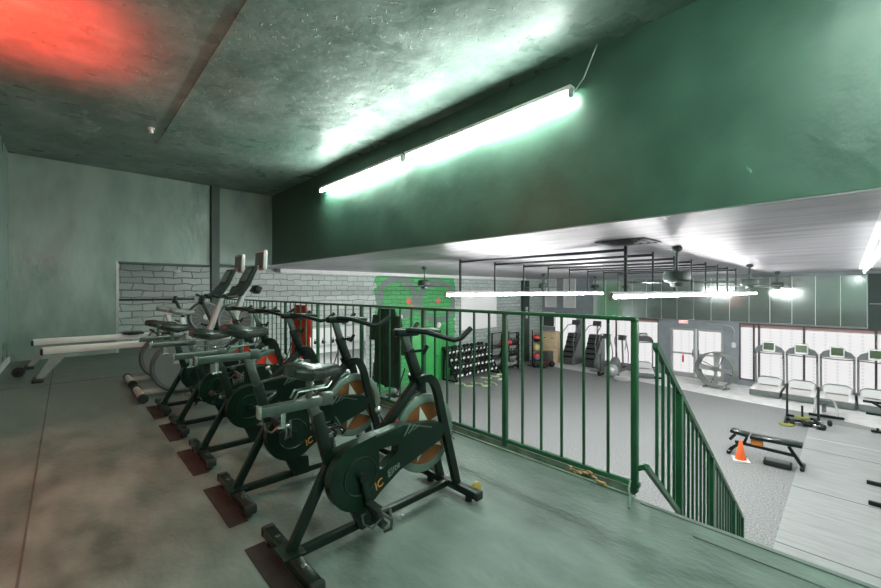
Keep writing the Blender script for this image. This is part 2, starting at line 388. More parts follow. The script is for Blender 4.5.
# room beyond the brick wall
mb = B(4.0, 14.2, 22.3, 22.5, 0, 3.2)
struct('wall_far', mb, 'whiteboard'); struct('wall_far_left', B(3.8, 4.0, YW+.2, 22.3, 0, 3.2), 'white'); struct('wall_far_right', B(14.2, 14.4, YW+.2, 22.3, 0, 3.2), 'white')
struct('floor_far', B(3.8, 14.4, YW, 22.5, -.12, 0), 'gymfloor'); struct('ceiling_far', B(3.8, 14.4, YW+.2, 22.5, 3.2, 3.3), 'white')
struct('wall_under', B(2.2, XE-.03, YR, YW, 0, ZM-.15), 'darkpanel'); struct('wall_right', B(2.2, XW+.3, YR-.2, YR, 0, GC), 'backwall')
struct('wall_rear', B(-.9, 4.02, -3.2, -3, ZM-.15, MC), 'backwall')
struct('wall_rear_low', B(2.3, 4.02, -6, -3.2, GC-.02, MC), 'backwall')
# window wall
mb = B(XW, XW+.22, YR, YW, 2.44, GC)
B(XW, XW+.22, 3.06, 3.5, 0, 2.44, mb); B(XW, XW+.22, 5.58, 6.0, 0, 2.44, mb); B(XW, XW+.22, 3.5, 5.58, 2.17, 2.44, mb)
B(XW, XW+.22, 11.3, YW, 0, 2.44, mb); B(XW-.06, XW+.22, 9.62, 9.92, 0, 2.44, mb)
struct('wall_window', mb, 'greywall', label='blue grey wall around the storefront windows and doors')
struct('trim_10', B(XW-.1, XW+.2, YR, 3.06, 0, .2), 'greywall', label='low plinth under the windows')
struct('trim_11', B(XW-.05, XW+.2, 6.0, 11.3, 0, .2), 'greywall')
struct('wall_panel', B(XW-.06, XW, YR, -.42, 2.44, 4.3), 'darkpanel', label='dark green panel right of the mirrors')
struct('trim_12', B(XW-.09, XW-.06, YR, -.45, 3.28, 3.31), 'grey')
struct('trim_13', B(17.36, 17.9, YW-.16, YW, 0, GC-.11), 'darkpanel', label='dark pilaster on the brick wall near the corner')
def window(n, y0, y1, z0=.2, z1=2.44, bars=()):
    mb = MB()
    for y in (y0, y1): mb.box((XW+.06, y, (z0+z1)/2), (.07, .05, z1-z0))
    for z in (z0+.02, z1-.02): mb.box((XW+.06, (y0+y1)/2, z), (.07, y1-y0, .05))
    for y in bars: mb.box((XW+.05, y, (z0+z1)/2), (.08, .06, z1-z0))
    fr = struct(f'window_{n}', mb, 'mullion', label='dark framed storefront window behind the machines')
    B(XW+.10, XW+.11, y0, y1, z0, z1).build('pane', 'film', fr)
    aw = B(XW+.085, XW+.097, y0+.03, y1-.03, z1-.16, z1-.05).build('valance', 'awning', fr); aw['label'] = 'faded red strip along the window top'
window(1, -3.4, 3.04, bars=(2.60, 2.44, 1.156, -.6, -2.2)); window(2, 6.02, 9.6, bars=(7.9,)); window(3, 9.94, 11.25); window(4, -5.9, -3.4)
# door: two glazed leaves
fr = struct('door_1', (lambda m: (B(XW-.02, XW+.12, 3.5, 3.56, 0, 2.17, m), B(XW-.02, XW+.12, 5.52, 5.58, 0, 2.17, m), B(XW-.02, XW+.12, 3.5, 5.58, 2.11, 2.17, m), m)[-1])(MB()), 'greywall', label='double glazed entrance door in a blue grey surround')
for y0, y1, side in ((3.57, 4.53, 1), (4.55, 5.51, -1)):
    m = MB(); 
    for y in (y0+.045, y1-.045): m.box((XW+.05, y, 1.06), (.045, .09, 2.08))
    for z, h in ((.1, .2), (2.06, .09), (1.02, .07)): m.box((XW+.05, (y0+y1)/2, z), (.043, y1-y0-.02, h))
    lf = m.build('leaf', 'silver', fr)
    B(XW+.055, XW+.062, y0+.09, y1-.09, .2, 2.02).build('glass', 'film', lf)
    y = y0+.1 if side < 0 else y1-.1
    MB().tube([(XW+.03,y,.9),(XW-.03,y,.92),(XW-.03,y,1.18),(XW+.03,y,1.2)], .014, 8).build('handle', 'black', lf)
    if side < 0: B(XW+.05, XW+.054, 5.0, 5.07, .62, .95).build('notice', 'redpaint', lf)
# mirror band
mr = thing('mirror_band', 'long band of tall tinted mirror panels above the storefront windows', 'mirror', (XW-.02, 0, 2.5))
ys = [-.40+.627*i for i in range(16)]
for i in range(15): B(-.012, .012, ys[i]+.008, ys[i+1]-.008, 0, 1.76).build('panel', 'mirror', mr, smooth=False)
mb = MB()
for y in ys: B(-.02, .0, y-.010, y+.010, 0, 1.76, mb)
mb.build('seam_strip', 'seam', mr)
B(-.05, .018, ys[0]-.02, ys[-1]+.02, -.045, 0).build('bottom_rail', 'grey', mr)
# white louvred vents on the wall
for k, (y0, lab) in enumerate(((11.12, 'white louvred wall vent nearest the brick wall corner'), (10.0, 'white louvred wall vent above the stair climbers'))):
    t = thing('wall_vent', lab, 'vent', (XW-.03, y0, 2.85), 0, 'louvred wall vents')
    m = MB(); 
    for y in (0, .64): m.box((0, y, .75), (.05, .06, 1.5))
    for z in (0, .75, 1.5): m.box((0, .32, z), (.05, .70, .06))
    m.build('frame', 'vent', t)
    m = MB()
    for i in range(22): m.box((0, .32, .06+i*.065), (.008, .6, .06), (0, .6, 0))
    m.build('louvre', 'vent', t)
# whiteboard and green board on the brick wall
t = thing('whiteboard', 'large white board hung on grey brick above the dumbbells', 'whiteboard', (13.96, YW-.03, 2.85))
MB().box((0,0,0), (2.5, .02, 1.74)).build('panel', 'whiteboard', t)
m = MB()
for x in (-1.26, 1.26): m.box((x,0,0), (.04,.035,1.8))
for z in (-.88, .88): m.box((0,0,z), (2.56,.035,.04))
m.build('frame', 'alu', t)
gp = mat('bright_green_door_paint', (.05,.42,.10), .4, 0, .06, 3)
M['greenpaint'] = gp
t = thing('green_panel_door', 'bright green painted door at the foot of the mural', 'door', (10.6, YW, 0))
MB().box((0,-.03,1.05), (1.45,.06,2.1), bev=.01).build('leaf', 'greenpaint', t)
m = MB(); 
for x in (-.77,.77): m.box((x,-.04,1.08), (.09,.09,2.16))
m.box((0,-.04,2.16), (1.63,.09,.09)); m.build('frame', 'greenpaint', t)
MB().sphere((.6,-.09,1.0), .04).build('knob', 'chrome', t)
for x, z, lab in ((9.25, EYE-1.0, 'round white wall lamp on the mural left of the green door'), (11.3, EYE-1.42, 'round white wall lamp on the mural above the green door')):
    t = thing('wall_lamp', lab, 'lamp', (x, YW-.03, z), 0, 'round wall lamps')
    MB().lathe([(.11,.03),(.11,-.02)], axis='Y').build('base', 'grey', t)
    MB().sphere((0,-.05,0), .12, (1,.5,1)).build('globe', 'white', t)
# exit sign
t = thing('exit_sign', 'small red and white EXIT sign over the entrance door', 'sign', (XW-.03, 5.0, 2.40))
MB().box((0,0,0), (.05,.36,.2), bev=.008).build('case', 'signwhite', t)
def text(body, size, m, parent, loc, rot, name='lettering', shear=0):
    cu = bpy.data.curves.new(name, 'FONT'); cu.body = body; cu.size = size; cu.align_x = 'CENTER'; cu.align_y = 'CENTER'; cu.extrude = .0012; cu.shear = shear
    o = bpy.data.objects.new(name, cu); COL.objects.link(o)
    dg = bpy.context.evaluated_depsgraph_get(); me = bpy.data.meshes.new_from_object(o.evaluated_get(dg))
    bpy.data.objects.remove(o); me.materials.clear(); me.materials.append(M[m])
    o = bpy.data.objects.new(name, me); COL.objects.link(o); o.parent = parent; o.location = loc; o.rotation_euler = rot
    return o
text('EXIT', .17, 'signred', t, (-.028,0,0), (PI/2,0,-PI/2))
t = thing('conduit_box', 'grey switch box with bent conduit right of the entrance door', 'switch box', (XW-.04, 3.22, 1.55))
MB().box((0,0,0), (.06,.14,.2), bev=.01).build('box', 'white', t)
MB().tube([(0,0,.1),(0,0,.6),(0,.06,.72),(0,.2,.78),(0,.9,.80)], .02, 8).build('conduit', 'silver', t)

# ------------------------------------------------------------------ railing along the mezzanine edge
XR = 2.57
rl = thing('railing', 'green steel balustrade along the mezzanine edge', 'railing', (XR, 0, ZM))
MB().box((0, 6.405, 1.075), (.048, 10.98, .026), bev=.004).build('top_rail', 'steelgreen', rl)
MB().box((0, 6.40, .045), (.035, 11.0, .03), bev=.003).build('bottom_rail', 'steelgreen', rl)
posts = [.93, 1.93, 2.93] + [2.93+1.13*i for i in range(1, 9)]
pm = MB().box((0,0,.53), (.038,.038,1.07), bev=.004); p0 = pm.build('post', 'steelgreen', rl, (0, posts[0], 0))
def cp(o, parent, loc):
    c = o.copy(); COL.objects.link(c); c.parent = parent; c.location = loc; return c
for y in posts[1:]: cp(p0, rl, (0, y, 0))
b0 = None
for a, b in zip(posts, posts[1:]):
    n = 6
    for i in range(1, n):
        y = a+(b-a)*i/n
        if b0 is None: b0 = MB().box((0,0,.56), (.015,.015,1.02)).build('baluster', 'steelgreen', rl, (0,y,0))
        else: cp(b0, rl, (0,y,0))
MB().box((-.0, 6.45, -.005), (.008, 11.05, .05)).build('toe_strip', 'curb', rl)
struct('trim_14', (lambda m: (m.box((XE+.04, 6.45, ZM-.03), (.10, 11.05, .012)), m.box((XE-.0, 6.45, ZM+.002), (.012, 11.05, .02)), m)[-1])(MB()), 'curb', label='worn pale green steel angle along the floor edge')
# stairs and stair rail
t = thing('staircase', 'dark stair flight descending from the mezzanine edge', 'stairs', (XE, 0, 0))
nst = 13; run, rise = .26, ZM/14
for i in range(nst):
    z = ZM-rise*(i+1)
    o = MB().box((run*(i+.5)+.01, .2, z-.02), (run+.03, 1.2, .04), bev=.006).build('tread', 'stairs', t)
MB().prism([(0,ZM-.02),(0,ZM-.35),(3.3,.0),(3.5,0),(3.5,.02)], .80, .83).build('stringer', 'steelgreen', t)
MB().prism([(0,ZM-.02),(0,ZM-.35),(3.3,.0),(3.5,0),(3.5,.02)], -.44, -.41).build('stringer', 'steelgreen', t)
sr = thing('stair_railing', 'sloping green steel handrail with close balusters down the stair', 'railing', (0, .87, 0))
def zt(x): return EYE-.325-(x-2.722)*.776
MB().bar((2.755,0,zt(2.755)), (5.68,0,zt(5.68)), .038, .030, up=(0,1,0)).build('handrail', 'steelgreen', sr)
def zb(x): return EYE-1.10-(x-2.58)*.80
MB().bar((2.58,0,zb(2.58)+.02), (5.68,0,zb(5.68)), .03, .03, up=(0,1,0)).bar((2.58,0,zb(2.58)+.02), (2.57,.06,ZM+.14), .03, .03).build('lower_rail', 'steelgreen', sr)
x = 2.785; k = 0; sb = None
while x < 5.68:
    th = k in (4, 12, 20, 24)
    MB().box((x, 0, (zt(x)+zb(x))/2), (.045 if th else .017, .045 if th else .017, zt(x)-zb(x)-.01)).build('post' if th else 'baluster', 'steelgreen', sr)
    x += .1205; k += 1
MB().box((5.66,0,zb(5.66)/2+.0), (.045,.045,zb(5.66))).build('post', 'steelgreen', sr)
# nosing strips on the floor by the stair head
for k, (x, y0, y1) in enumerate(((2.31, -1.2, .55), (2.445, -1.2, .85))):
    struct(f'trim_{15+k}', MB().box((x, (y0+y1)/2, ZM+.003), (.014, y1-y0, .006)), 'bluegreen' if k == 0 else 'bluegreen')
struct('trim_17', MB().box((-.15, 4.5, ZM+.0015), (.010, 15, .004)), 'stairs', label='joint between floor mats')
struct('trim_18', MB().box((1.0, 7.4, ZM+.001), (3.2, .010, .003)), 'stairs')
struct('baseboard_left', B(-.74, -.715, -3, YB, ZM, ZM+.09), 'white')

# ------------------------------------------------------------------ lights
def strip(x0, x1, y, z, lab, m, group, yaw=0, rods=True):
    L = x1-x0
    t = thing('strip_light', lab, 'light', ((x0+x1)/2, y, z), yaw, group)
    MB().box((0,0,.05), (L-.01,.06,.05), bev=.008).build('housing', 'white', t)
    MB().cyl((-L/2+.03,0,0), (L/2-.03,0,0), .021, n=12).build('tube', m, t)
    for s in (-1,1): MB().box((s*(L/2-.015),0,.0), (.025,.055,.07), bev=.004).build('lamp_holder', 'silver', t)
    return t
ords = ['nearest the drop wall', 'second from the drop wall', 'third from the drop wall', 'fourth from the drop wall', 'farthest from the drop wall']
for i in range(3): strip(5.55+2.44*i, 5.55+2.44*(i+1), 5.67, EYE-.085, f'lit tube light in the row nearer the brick wall, {["nearest the drop wall","in the middle of its row","farthest from the drop wall"][i]}', 'tubegym', 'gym strip lights')
for i in range(5): strip(5.48+2.44*i, 5.48+2.44*(i+1), 2.30, EYE-.085, f'lit tube light in the row left of the treadmills, {ords[i]}', 'tubegym', 'gym strip lights')
cd = None
for i in range(8):
    x = 6.0+1.16*i
    t = thing('ceiling_conduit', f'dark conduit between the light rows with drop rods, {["nearest the drop wall","second from the drop wall","third from the drop wall","fourth from the drop wall","fifth from the drop wall","sixth from the drop wall","seventh from the drop wall","farthest from the drop wall"][i]}', 'conduit', (x, 0, 0), 0, 'ceiling conduits over the gym')
    MB().tube([(0,2.3,EYE+.61),(0,5.67,EYE+.61)], .022, 8).build('crossbar', 'pipe', t)
    for y in (2.3, 5.67): MB().tube([(0,y,EYE-.02),(0,y,GC-.003)], .018 if i else .026, 8).build('drop_rod', 'pipe', t)
# third row hung at the right under a white trunking
for i in range(5): 
    t = strip(5.5+2.3*i, 5.5+2.3*(i+1), -.293, EYE+.555, f'lit tube light under the white trunking on the right, {ords[i]}', 'tubetrunk', 'gym strip lights')
t = thing('trunking', 'long white trunking under the gym ceiling at the right', 'trunking', (0,0,0))
MB().prism([(-.175,GC-.002),(-.25,EYE+.632),(-.36,EYE+.632),(-.42,GC-.002)], 4.4, 17.3, 'YZ').build('cover', 'white', t)
# unseen extra row added further right to light the gym floor
for i in range(3): strip(6+4*i, 8.44+4*i, -3.6, EYE+.50, f'added tube light of the unseen far right row, {["nearest the drop wall","in the middle of its row","farthest from the drop wall"][i]}', 'tubegym', 'gym strip lights')
# mezzanine twin strip along the drop wall
for i, (y0, y1, lab) in enumerate(((1.95, 4.66, 'bright tube light on the drop wall, the nearer of two end to end'), (4.72, 7.42, 'bright tube light on the drop wall, the farther of two end to end'))):
    L = y1-y0
    t = thing('tube_light', lab, 'light', (3.72, (y0+y1)/2, EYE+2.03), 0, 'tube lights on the drop wall')
    MB().box((.02,0,.045), (.095,L-.01,.05), bev=.008).box((.085,0,.05), (.07,L-.3,.03)).build('housing', 'white', t)
    MB().cyl((-.0,-L/2+.05,-.01), (0,L/2-.05,-.01), .026, n=12).build('tube', 'tubemez', t)
    for s in (-1,1): MB().box((0,s*(L/2-.02),-.005), (.05,.035,.085), bev=.006).build('lamp_holder', 'silver', t)
struct('trim_19', MB().tube([(3.78,1.95,EYE+2.06),(3.78,1.86,EYE+2.15),(3.78,1.72,EYE+2.43)], .007, 6), 'silver', label='thin feed wire from the tube light up to the ceiling')
# ceiling sprinkler and small fittings
t = thing('sprinkler', 'small white sprinkler head on the dark ceiling', 'sprinkler', (.92, 7.23, MC))
MB().cyl((0,0,0), (0,0,-.02), .045).build('escutcheon', 'white', t); MB().lathe([(.018,-.02),(.03,-.05),(.028,-.075),(.01,-.08)]).build('head', 'white', t)
t = thing('cable_hook', 'small dark cable hook on the ceiling by the back wall', 'hook', (1.49, 10.0, MC))
MB().tube([(0,0,0),(0,0,-.03),(.05,.02,-.05),(.1,.03,-.03),(.14,.03,-.0)], .010, 6).build('hook', 'grey', t)
t = thing('ceiling_bracket', 'small grey bracket on the ceiling before the tube light', 'bracket', (2.48, 7.72, MC))
MB().cyl((0,0,0), (0,0,-.035), .02).build('pin', 'silver', t)
t = thing('spot_lamp', 'small white lamp head under the opening in the back wall', 'lamp', (1.83, YB+.3, EYE+.44))
MB().sphere((0,0,0), .055, (1.4,1,.8)).build('head', 'white', t); MB().cyl((0,0,0), (0,-.0,.2), .012).build('stem', 'grey', t)
# red party lamp on the left wall behind the camera's left
t = thing('red_lamp', 'red lamp on the left wall just outside the frame', 'lamp', (-.66, 5.0, EYE+1.25))
MB().box((-.05,0,0), (.06,.12,.12), bev=.01).build('bracket', 'black', t)
MB().sphere((.03,0,.02), .06).build('globe', 'lampred', t)
def point(name, loc, e, col, r=.1):
    l = bpy.data.lights.new(name, 'POINT'); l.energy = e; l.color = col; l.shadow_soft_size = r
    o = bpy.data.objects.new(name, l); COL.objects.link(o); o.location = loc; return o
def area(name, loc, rot, sx, sy, e, col):
    l = bpy.data.lights.new(name, 'AREA'); l.shape = 'RECTANGLE'; l.size = sx; l.size_y = sy; l.energy = e; l.color = col
    o = bpy.data.objects.new(name, l); COL.objects.link(o); o.location = loc; o.rotation_euler = rot; return o
def spot(name, loc, d, e, col, ang, blend=.4):
    l = bpy.data.lights.new(name, 'SPOT'); l.energy = e; l.color = col; l.spot_size = ang; l.spot_blend = blend; l.shadow_soft_size = .05
    o = bpy.data.objects.new(name, l); COL.objects.link(o); o.location = loc; o.rotation_euler = Vector(d).to_track_quat('-Z', 'Y').to_euler(); return o
spot('red_lamp_up', (-.52, 4.9, EYE+1.3), (-.08,.10,1), 190, (1,.045,.025), math.radians(118), 1)
spot('red_lamp_down', (-.55, 3.4, EYE+1.2), (-.05,-.1,-1), 42, (1,.10,.04), math.radians(100), 1)
point('red_lamp_glow', (-.45, 5.0, EYE+1.25), 8, (1,.05,.03), .08)
area('far_room_light', (7.5, 17, 3.1), (0,0,0), 5, 5, 230, (1,.98,1))
# unseen twin tubes added behind the camera to brighten the mezzanine
for i, (x, lab) in enumerate(((.55, 'added fill tube light behind the viewer, nearer the left wall'), (2.45, 'added fill tube light behind the viewer, nearer the railing'))):
    t = thing('tube_light', lab, 'light', (x, -1.2, MC-.09), 0, 'added fill tubes behind the viewer')
    MB().box((0,0,.06), (.12,2.5,.06), bev=.008).build('housing', 'white', t)
    for q in (-1,1): MB().cyl((q*.035,-1.2,0), (q*.035,1.2,0), .022, n=12).build('tube', 'tubefill', t)
# ceiling fans over the gym
def fan(x, y, lab, first=[None], rz=0):
    if first[0] is not None: return dup(first[0], (x, y, GC), rz, lab)
    t = thing('ceiling_fan', lab, 'fan', (x, y, GC), rz, 'gym ceiling fans'); first[0] = t
    MB().sphere((0,0,-.04), .075, (1,1,.7)).build('canopy', 'fandark', t)
    MB().cyl((0,0,-.05), (0,0,-.40), .02).build('rod', 'fandark', t)
    MB().lathe([(.06,-.36),(.165,-.38),(.18,-.42),(.18,-.50),(.155,-.53),(.09,-.54),(.085,-.60),(.05,-.61)]).build('motor', 'fandark', t)
    for k in range(4):
        a = k*PI/2+.35; R = Matrix.Rotation(a, 4, 'Z')
        m = MB(); m.box(R @ Vector((.46,0,-.535)), (.50,.13,.010), R @ Matrix.Rotation(.12, 4, 'X'), bev=.004); m.bar(R @ Vector((.17,0,-.52)), R @ Vector((.26,0,-.532)), .03, .008)
        m.build('blade', 'blade', t)
    return t
fan(6.53, 1.77, 'dark ceiling fan nearest the drop wall, right of the conduits')
fan(12.2, 1.71, 'dark ceiling fan second from the drop wall on the treadmill side', rz=.4)
fan(17.5, 1.71, 'dark ceiling fan near the mirrors on the treadmill side', rz=.8)
fan(7.03, 7.98, 'dark ceiling fan in front of the green mural', rz=.25)
fan(13.2, 8.1, 'dark ceiling fan in front of the whiteboard', rz=.6)
fan(17.6, 8.1, 'dark ceiling fan nearest the stair climbers', rz=1.1)
t = thing('air_vent', 'square slotted air diffuser on the pale gym ceiling', 'vent', (5.45, 2.06, GC))
m = MB()
for k in range(4):
    s = .30-.07*k; z = -.012-.008*k
    for a in range(4):
        R = Matrix.Rotation(a*PI/2, 4, 'Z'); m.box(R @ Vector((s,0,z)), (.03, 2*s+.03, .012), R)
m.build('grille', 'pipe', t)
# ------------------------------------------------------------------ spin bikes (built along local x, near side is -y)
def rot2(px, pz, cx, cz, a): 
    c, s = math.cos(a), math.sin(a); return (cx+(px-cx)*c-(pz-cz)*s, cz+(px-cx)*s+(pz-cz)*c)
def saddle_mb(mb, x0, z0, m='saddle', L=.27):
    st = [(0,.03,.030,.016),(.02,.072,.032,.022),(.07,.086,.024,.030),(.13,.060,.010,.030),(.18,.034,.006,.026),(.24,.024,.006,.020),(.265,.020,.004,.016),(.275,.008,.0,.006)]
    rings = []
    for x, w, z, h in st:
        x *= L/.275; ring = []
        for j in range(14):
            a = 2*PI*j/14; c, s = math.cos(a), math.sin(a)
            zz = z + .008 + (h*1.0*s if s > 0 else h*1.45*s) - .012*abs(c)*(1 if s > 0 else 2)
            ring.append(Vector((x0+x, w*c, z0+zz)))
        rings.append(ring)
    return mb.use(m).loft(rings)
def spin_bike(label, y, wheel, sdx=0, sdz=0, ldx=0, hdz=0, fdz=0, crank=-1.27):
    t = thing('spin_bike', label, 'exercise bike', (.70, y, ZM), 0, 'spin bikes along the railing')
    # stabilisers
    m = MB(); m.box((.03,0,.055), (.056,.54,.045), bev=.006); m.box((.03,-.0,.079), (.10,.13,.008)); rs = m.build('rear_stabilizer', 'black', t)
    for s in (-1,1):
        MB().box((.03,s*.265,.055), (.062,.035,.050), bev=.01).build('end_cap', 'blackrub', rs)
        MB().cyl((.03,s*.22,.0), (.03,s*.22,.034), .022).build('foot', 'blackrub', rs)
        MB().cyl((.03,s*.14,.078), (.03,s*.14,.083), .012, n=8).build('bolt', 'chrome', rs)
    m = MB(); m.box((1.04,0,.055), (.052,.50,.045), bev=.006); fs = m.build('front_stabilizer', 'black', t)
    for s in (-1,1):
        MB().box((1.04,s*.245,.055), (.058,.03,.050), bev=.01).build('end_cap', 'blackrub', fs)
        MB().cyl((1.085,s*.19-.012,.070), (1.085,s*.19+.012,.070), .032, n=18).build('transport_wheel', 'yellowwheel', fs)
        MB().cyl((1.04,s*.17,.0), (1.04,s*.17,.034), .022).build('foot', 'blackrub', fs)
    # frame
    m = MB(); m.bar((.03,0,.055), (1.04,0,.055), .038, .038, bev=.005)
    m.bar((.03,0,.07), (.225,0,.425), .044, .038, bev=.006, up=(0,1,0))
    m.bar((.245,0,.33), (.155,0,.675), .053, .044, bev=.006, up=(0,1,0))
    m.bar((.20,0,.44), (.50,0,.485), .05, .045, bev=.005, up=(0,1,0))
    m.bar((.47,0,.445), (.79,0,.735), .048, .04, bev=.006, up=(0,1,0))
    m.bar((.805,0,.69), (.715,0,.915), .054, .046, bev=.006, up=(0,1,0))
    m.prism([(.30,.20),(.46,.16),(.47,.05),(.37,.05)], -.05, -.012)
    m.build('frame', 'black', t)
    for s in (-1,1):
        m = MB(); P = [(.755,s*.03,.735),(.785,s*.05,.748),(.815,s*.062,.748),(.842,s*.068,.728),(.862,s*.072,.690),(.878,s*.074,.640),(.892,s*.074,.580),(.91,s*.074,.51),(1.035,s*.074,.07)]
        n = len(P); rr = []
        for i, p in enumerate(P):
            a = Vector(P[max(i-1,0)]); b = Vector(P[min(i+1,n-1)]); d = (b-a).normalized(); u = Vector((0,1,0)); x = u.cross(d).normalized()
            rr.append([Vector(p)+x*.023+u*.016, Vector(p)+x*.023-u*.016, Vector(p)-x*.023-u*.016, Vector(p)-x*.023+u*.016])
        m.loft(rr).build('fork_leg', 'black', t)
    # flywheel with printed star
    wx, wz, R = .83, .415, .225
    m = MB(); m.use('rim').lathe([(R-.045,-.021),(R-.012,-.023),(R,-.016),(R,.016),(R-.012,.023),(R-.045,.021)], (wx,0,wz), 'Y', 48, cap=False)
    m.lathe([(R-.045,.021),(R-.045,-.021)], (wx,0,wz), 'Y', 48, cap=False)
    fw = m.build('flywheel', None, t)
    MB().lathe([(R-.043,-.014),(R-.043,.014)], (wx,0,wz), 'Y', 48).build('disc', wheel, fw)
    st = []
    for i in range(10):
        a = PI/2+.25+i*PI/5; r = .168 if i % 2 == 0 else .066; st.append((wx+r*math.cos(a), wz+r*math.sin(a)))
    MB().prism(st, -.0165, .0165).build('star', 'star', fw)
    MB().cyl((wx,-.085,wz), (wx,.085,wz), .03).build('hub', 'blackgloss', fw)
    # belt guard: big round end at the crank, tapering to the hub, with an open window
    cx, cz = .333, .350
    out = arc(cx, cz, .162, PI*.58, PI*1.74, 20) + [(.573,.305)] + arc(wx+.01, wz+.025, .058, -PI*.40, PI*.52, 8) + [(.60,.54),(.42,.528)]
    win = [(.440,.452),(.560,.445),(.556,.405),(.470,.350),(.446,.350)]
    m = MB().prism(out, -.105, -.052, holes=[win]); g = m.build('belt_guard', 'blackgloss', t)
    m = MB().tube([(px,-.105,pz) for px, pz in arc(cx, cz, .090, 0, 2*PI*31/32, 31)], .0045, 6, closed=True); m.build('guard_ring', 'black', g)
    MB().prism([(.42,.527),(.60,.547),(.80,.482),(.80,.474),(.60,.537),(.42,.516)], -.106, -.051).build('guard_trim', 'slider', g)
    # painted stripes and lettering on the guard
    for k in range(3):
        MB().prism([(.595+.03*k,.475+.008*k),(.607+.03*k,.478+.008*k),(.652+.03*k,.535-.012*k),(.640+.03*k,.540-.012*k)], -.1065, -.104).build('stripe', 'rim', g)
    text('IC', .055, 'orangeprint', g, (.437,-.1065,.275), (PI/2,-.42,0), shear=.2)
    text('Elite', .050, 'whiteprint', g, (.528,-.1065,.322), (PI/2,-.46,0), shear=.3)
    # cranks and pedals
    L = .17
    for s, a in ((-1, crank), (1, crank+PI)):
        ex, ez = cx+L*math.cos(a), cz+L*math.sin(a); yo = s*.125
        m = MB(); m.cyl((cx,s*.05,cz), (cx,yo+s*.012,cz), .022); m.bar((cx,yo,cz), (ex,yo,ez), .028, .014, bev=.004, up=(0,1,0))
        c = m.build('crank', 'chrome' if s > 0 else 'black', t)
        pa = -1.25 if s < 0 else -.5
        def Q(dx, dy, dz): return (ex+dx*math.cos(pa)-dz*math.sin(pa), yo+s*dy, ez+dx*math.sin(pa)+dz*math.cos(pa))
        RY = Matrix.Rotation(-pa, 4, 'Y')
        m = MB(); m.box(Q(0,.055,-.005), (.10,.085,.022), RY, bev=.006)
        for q in (-1,1): m.box(Q(q*.045,.055,0), (.012,.095,.038), RY, bev=.004)
        p = m.build('pedal', 'blackrub', c)
        m = MB(); m.tube([Q(-.02,.012,.005),Q(.05,.012,.045),Q(.10,.025,.035),Q(.115,.055,.012),Q(.10,.085,.035),Q(.05,.098,.045),Q(-.02,.098,.005)], .008, 6)
        m.tube([Q(.05,.012,.045),Q(.03,.055,.072),Q(.05,.098,.045)], .009, 6)
        m.tube([Q(0,.012,0),Q(-.02,.02,-.055),Q(0,.055,-.075),Q(.02,.09,-.055),Q(0,.098,0)], .006, 6)
        m.build('toe_cage', 'slider' if s < 0 else 'black', c)
    # seat assembly
    z = .73+sdz; x = sdx
    MB().bar((.168,0,.62), (.128-(z-.73)*.27,0,z), .045, .036, bev=.005, up=(0,1,0)).build('seat_post', 'slider', t)
    m = MB(); m.box((.065+ldx,0,z), (.335,.042,.044), bev=.006).box((.205+ldx,0,z+.004), (.06,.046,.058), bev=.006)
    sl = m.build('seat_slider', 'slider', t)
    m = MB(); m.cyl((ldx,0,z-.02), (ldx,0,z-.085), .011); m.bar((ldx-.025,0,z-.085), (ldx+.025,0,z-.085), .014, bev=.003); m.build('slider_knob', 'chrome', sl)
    MB().box((-.105+ldx,0,z), (.008,.049,.056), bev=.002).build('end_plate', 'chrome', sl)
    m = MB()
    for s in (-1,1): m.tube([(.04+x,s*.022,z+.03),(.06+x,s*.022,z+.062),(.20+x,s*.022,z+.062),(.23+x,s*.012,z+.085)], .006, 6)
    m.cyl((.12+x,0,z+.02), (.12+x,0,z+.10), .014); m.build('saddle_clamp', 'slider', t)
    sd = saddle_mb(MB(), .01+x, z+.135).build('saddle', None, t)
    MB().box((.030+x,-.045,z+.158), (.010,.030,.014), (0,0,.2), bev=.003).build('red_mark', 'redpaint', sd)
    # stem, bars
    h = z*0+1.0+hdz
    MB().bar((.735,0,.86), (.682,0,h), .042, .034, bev=.004, up=(0,1,0)).build('stem_post', 'slider', t)
    m = MB(); m.cyl((.735,-.025,.905), (.77,-.075,.915), .008); m.box((.772,-.08,.915), (.02,.018,.06), (.3,.4,0), bev=.005); m.build('stem_knob', 'black', t)
    MB().box((.70,0,h+.015), (.16,.055,.045), (0,.03,0), bev=.012).build('stem_clamp', 'black', t)
    m = MB()
    for s in (-1,1):
        m.tube([(.68,s*.0,h+.025),(.70,s*.035,h+.028),(.76,s*.10,h+.02),(.82,s*.17,h-.005),(.87,s*.21,h-.025),(.91,s*.225,h-.018),(.985,s*.235,h+.035)], .0155, 10)
        m.tube([(.76,s*.02,h+.022),(.84,s*.035,h+.018),(.90,s*.06,h+.01)], .013, 8)
    m.tube([(.90,-.06,h+.01),(.925,0,h+.012),(.90,.06,h+.01)], .013, 8)
    hb = m.build('handlebar', 'black', t)
    # brake knob, brake arm and cable by the wheel
    m = MB(); m.cyl((.55,.0,.53), (.515,0,.60), .009); m.sphere((.508,0,.615), .02); m.build('brake_knob', 'chrome', t)
    m = MB().tube([(px,.0,pz) for px, pz in arc(wx, wz, R+.018, PI*.55, PI*.95, 8)], .013, 8); m.build('brake_strap', 'slider', t)
    m = MB().box((wx-.215,0,wz+.10), (.02,.036,.05), (0,.55,0), bev=.004).build('brake_pad', 'redpaint', t)
    MB().tube([(.73,.05,.80),(.69,.07,.66),(.60,.10,.62),(.57,.10,.54),(.62,.085,.52),(.69,.07,.60)], .004, 6).build('bottle_cage', 'black', t)
    return t
spin_bike('nearest black spin bike of the row, dull orange star flywheel, pedal hanging low', 1.745, 'brown', crank=-1.33)
spin_bike('second spin bike from the camera, dull orange star flywheel and grey saddle slider', 2.53, 'brown', sdx=-.06, sdz=.13, ldx=-.07, hdz=.03, crank=2.4)
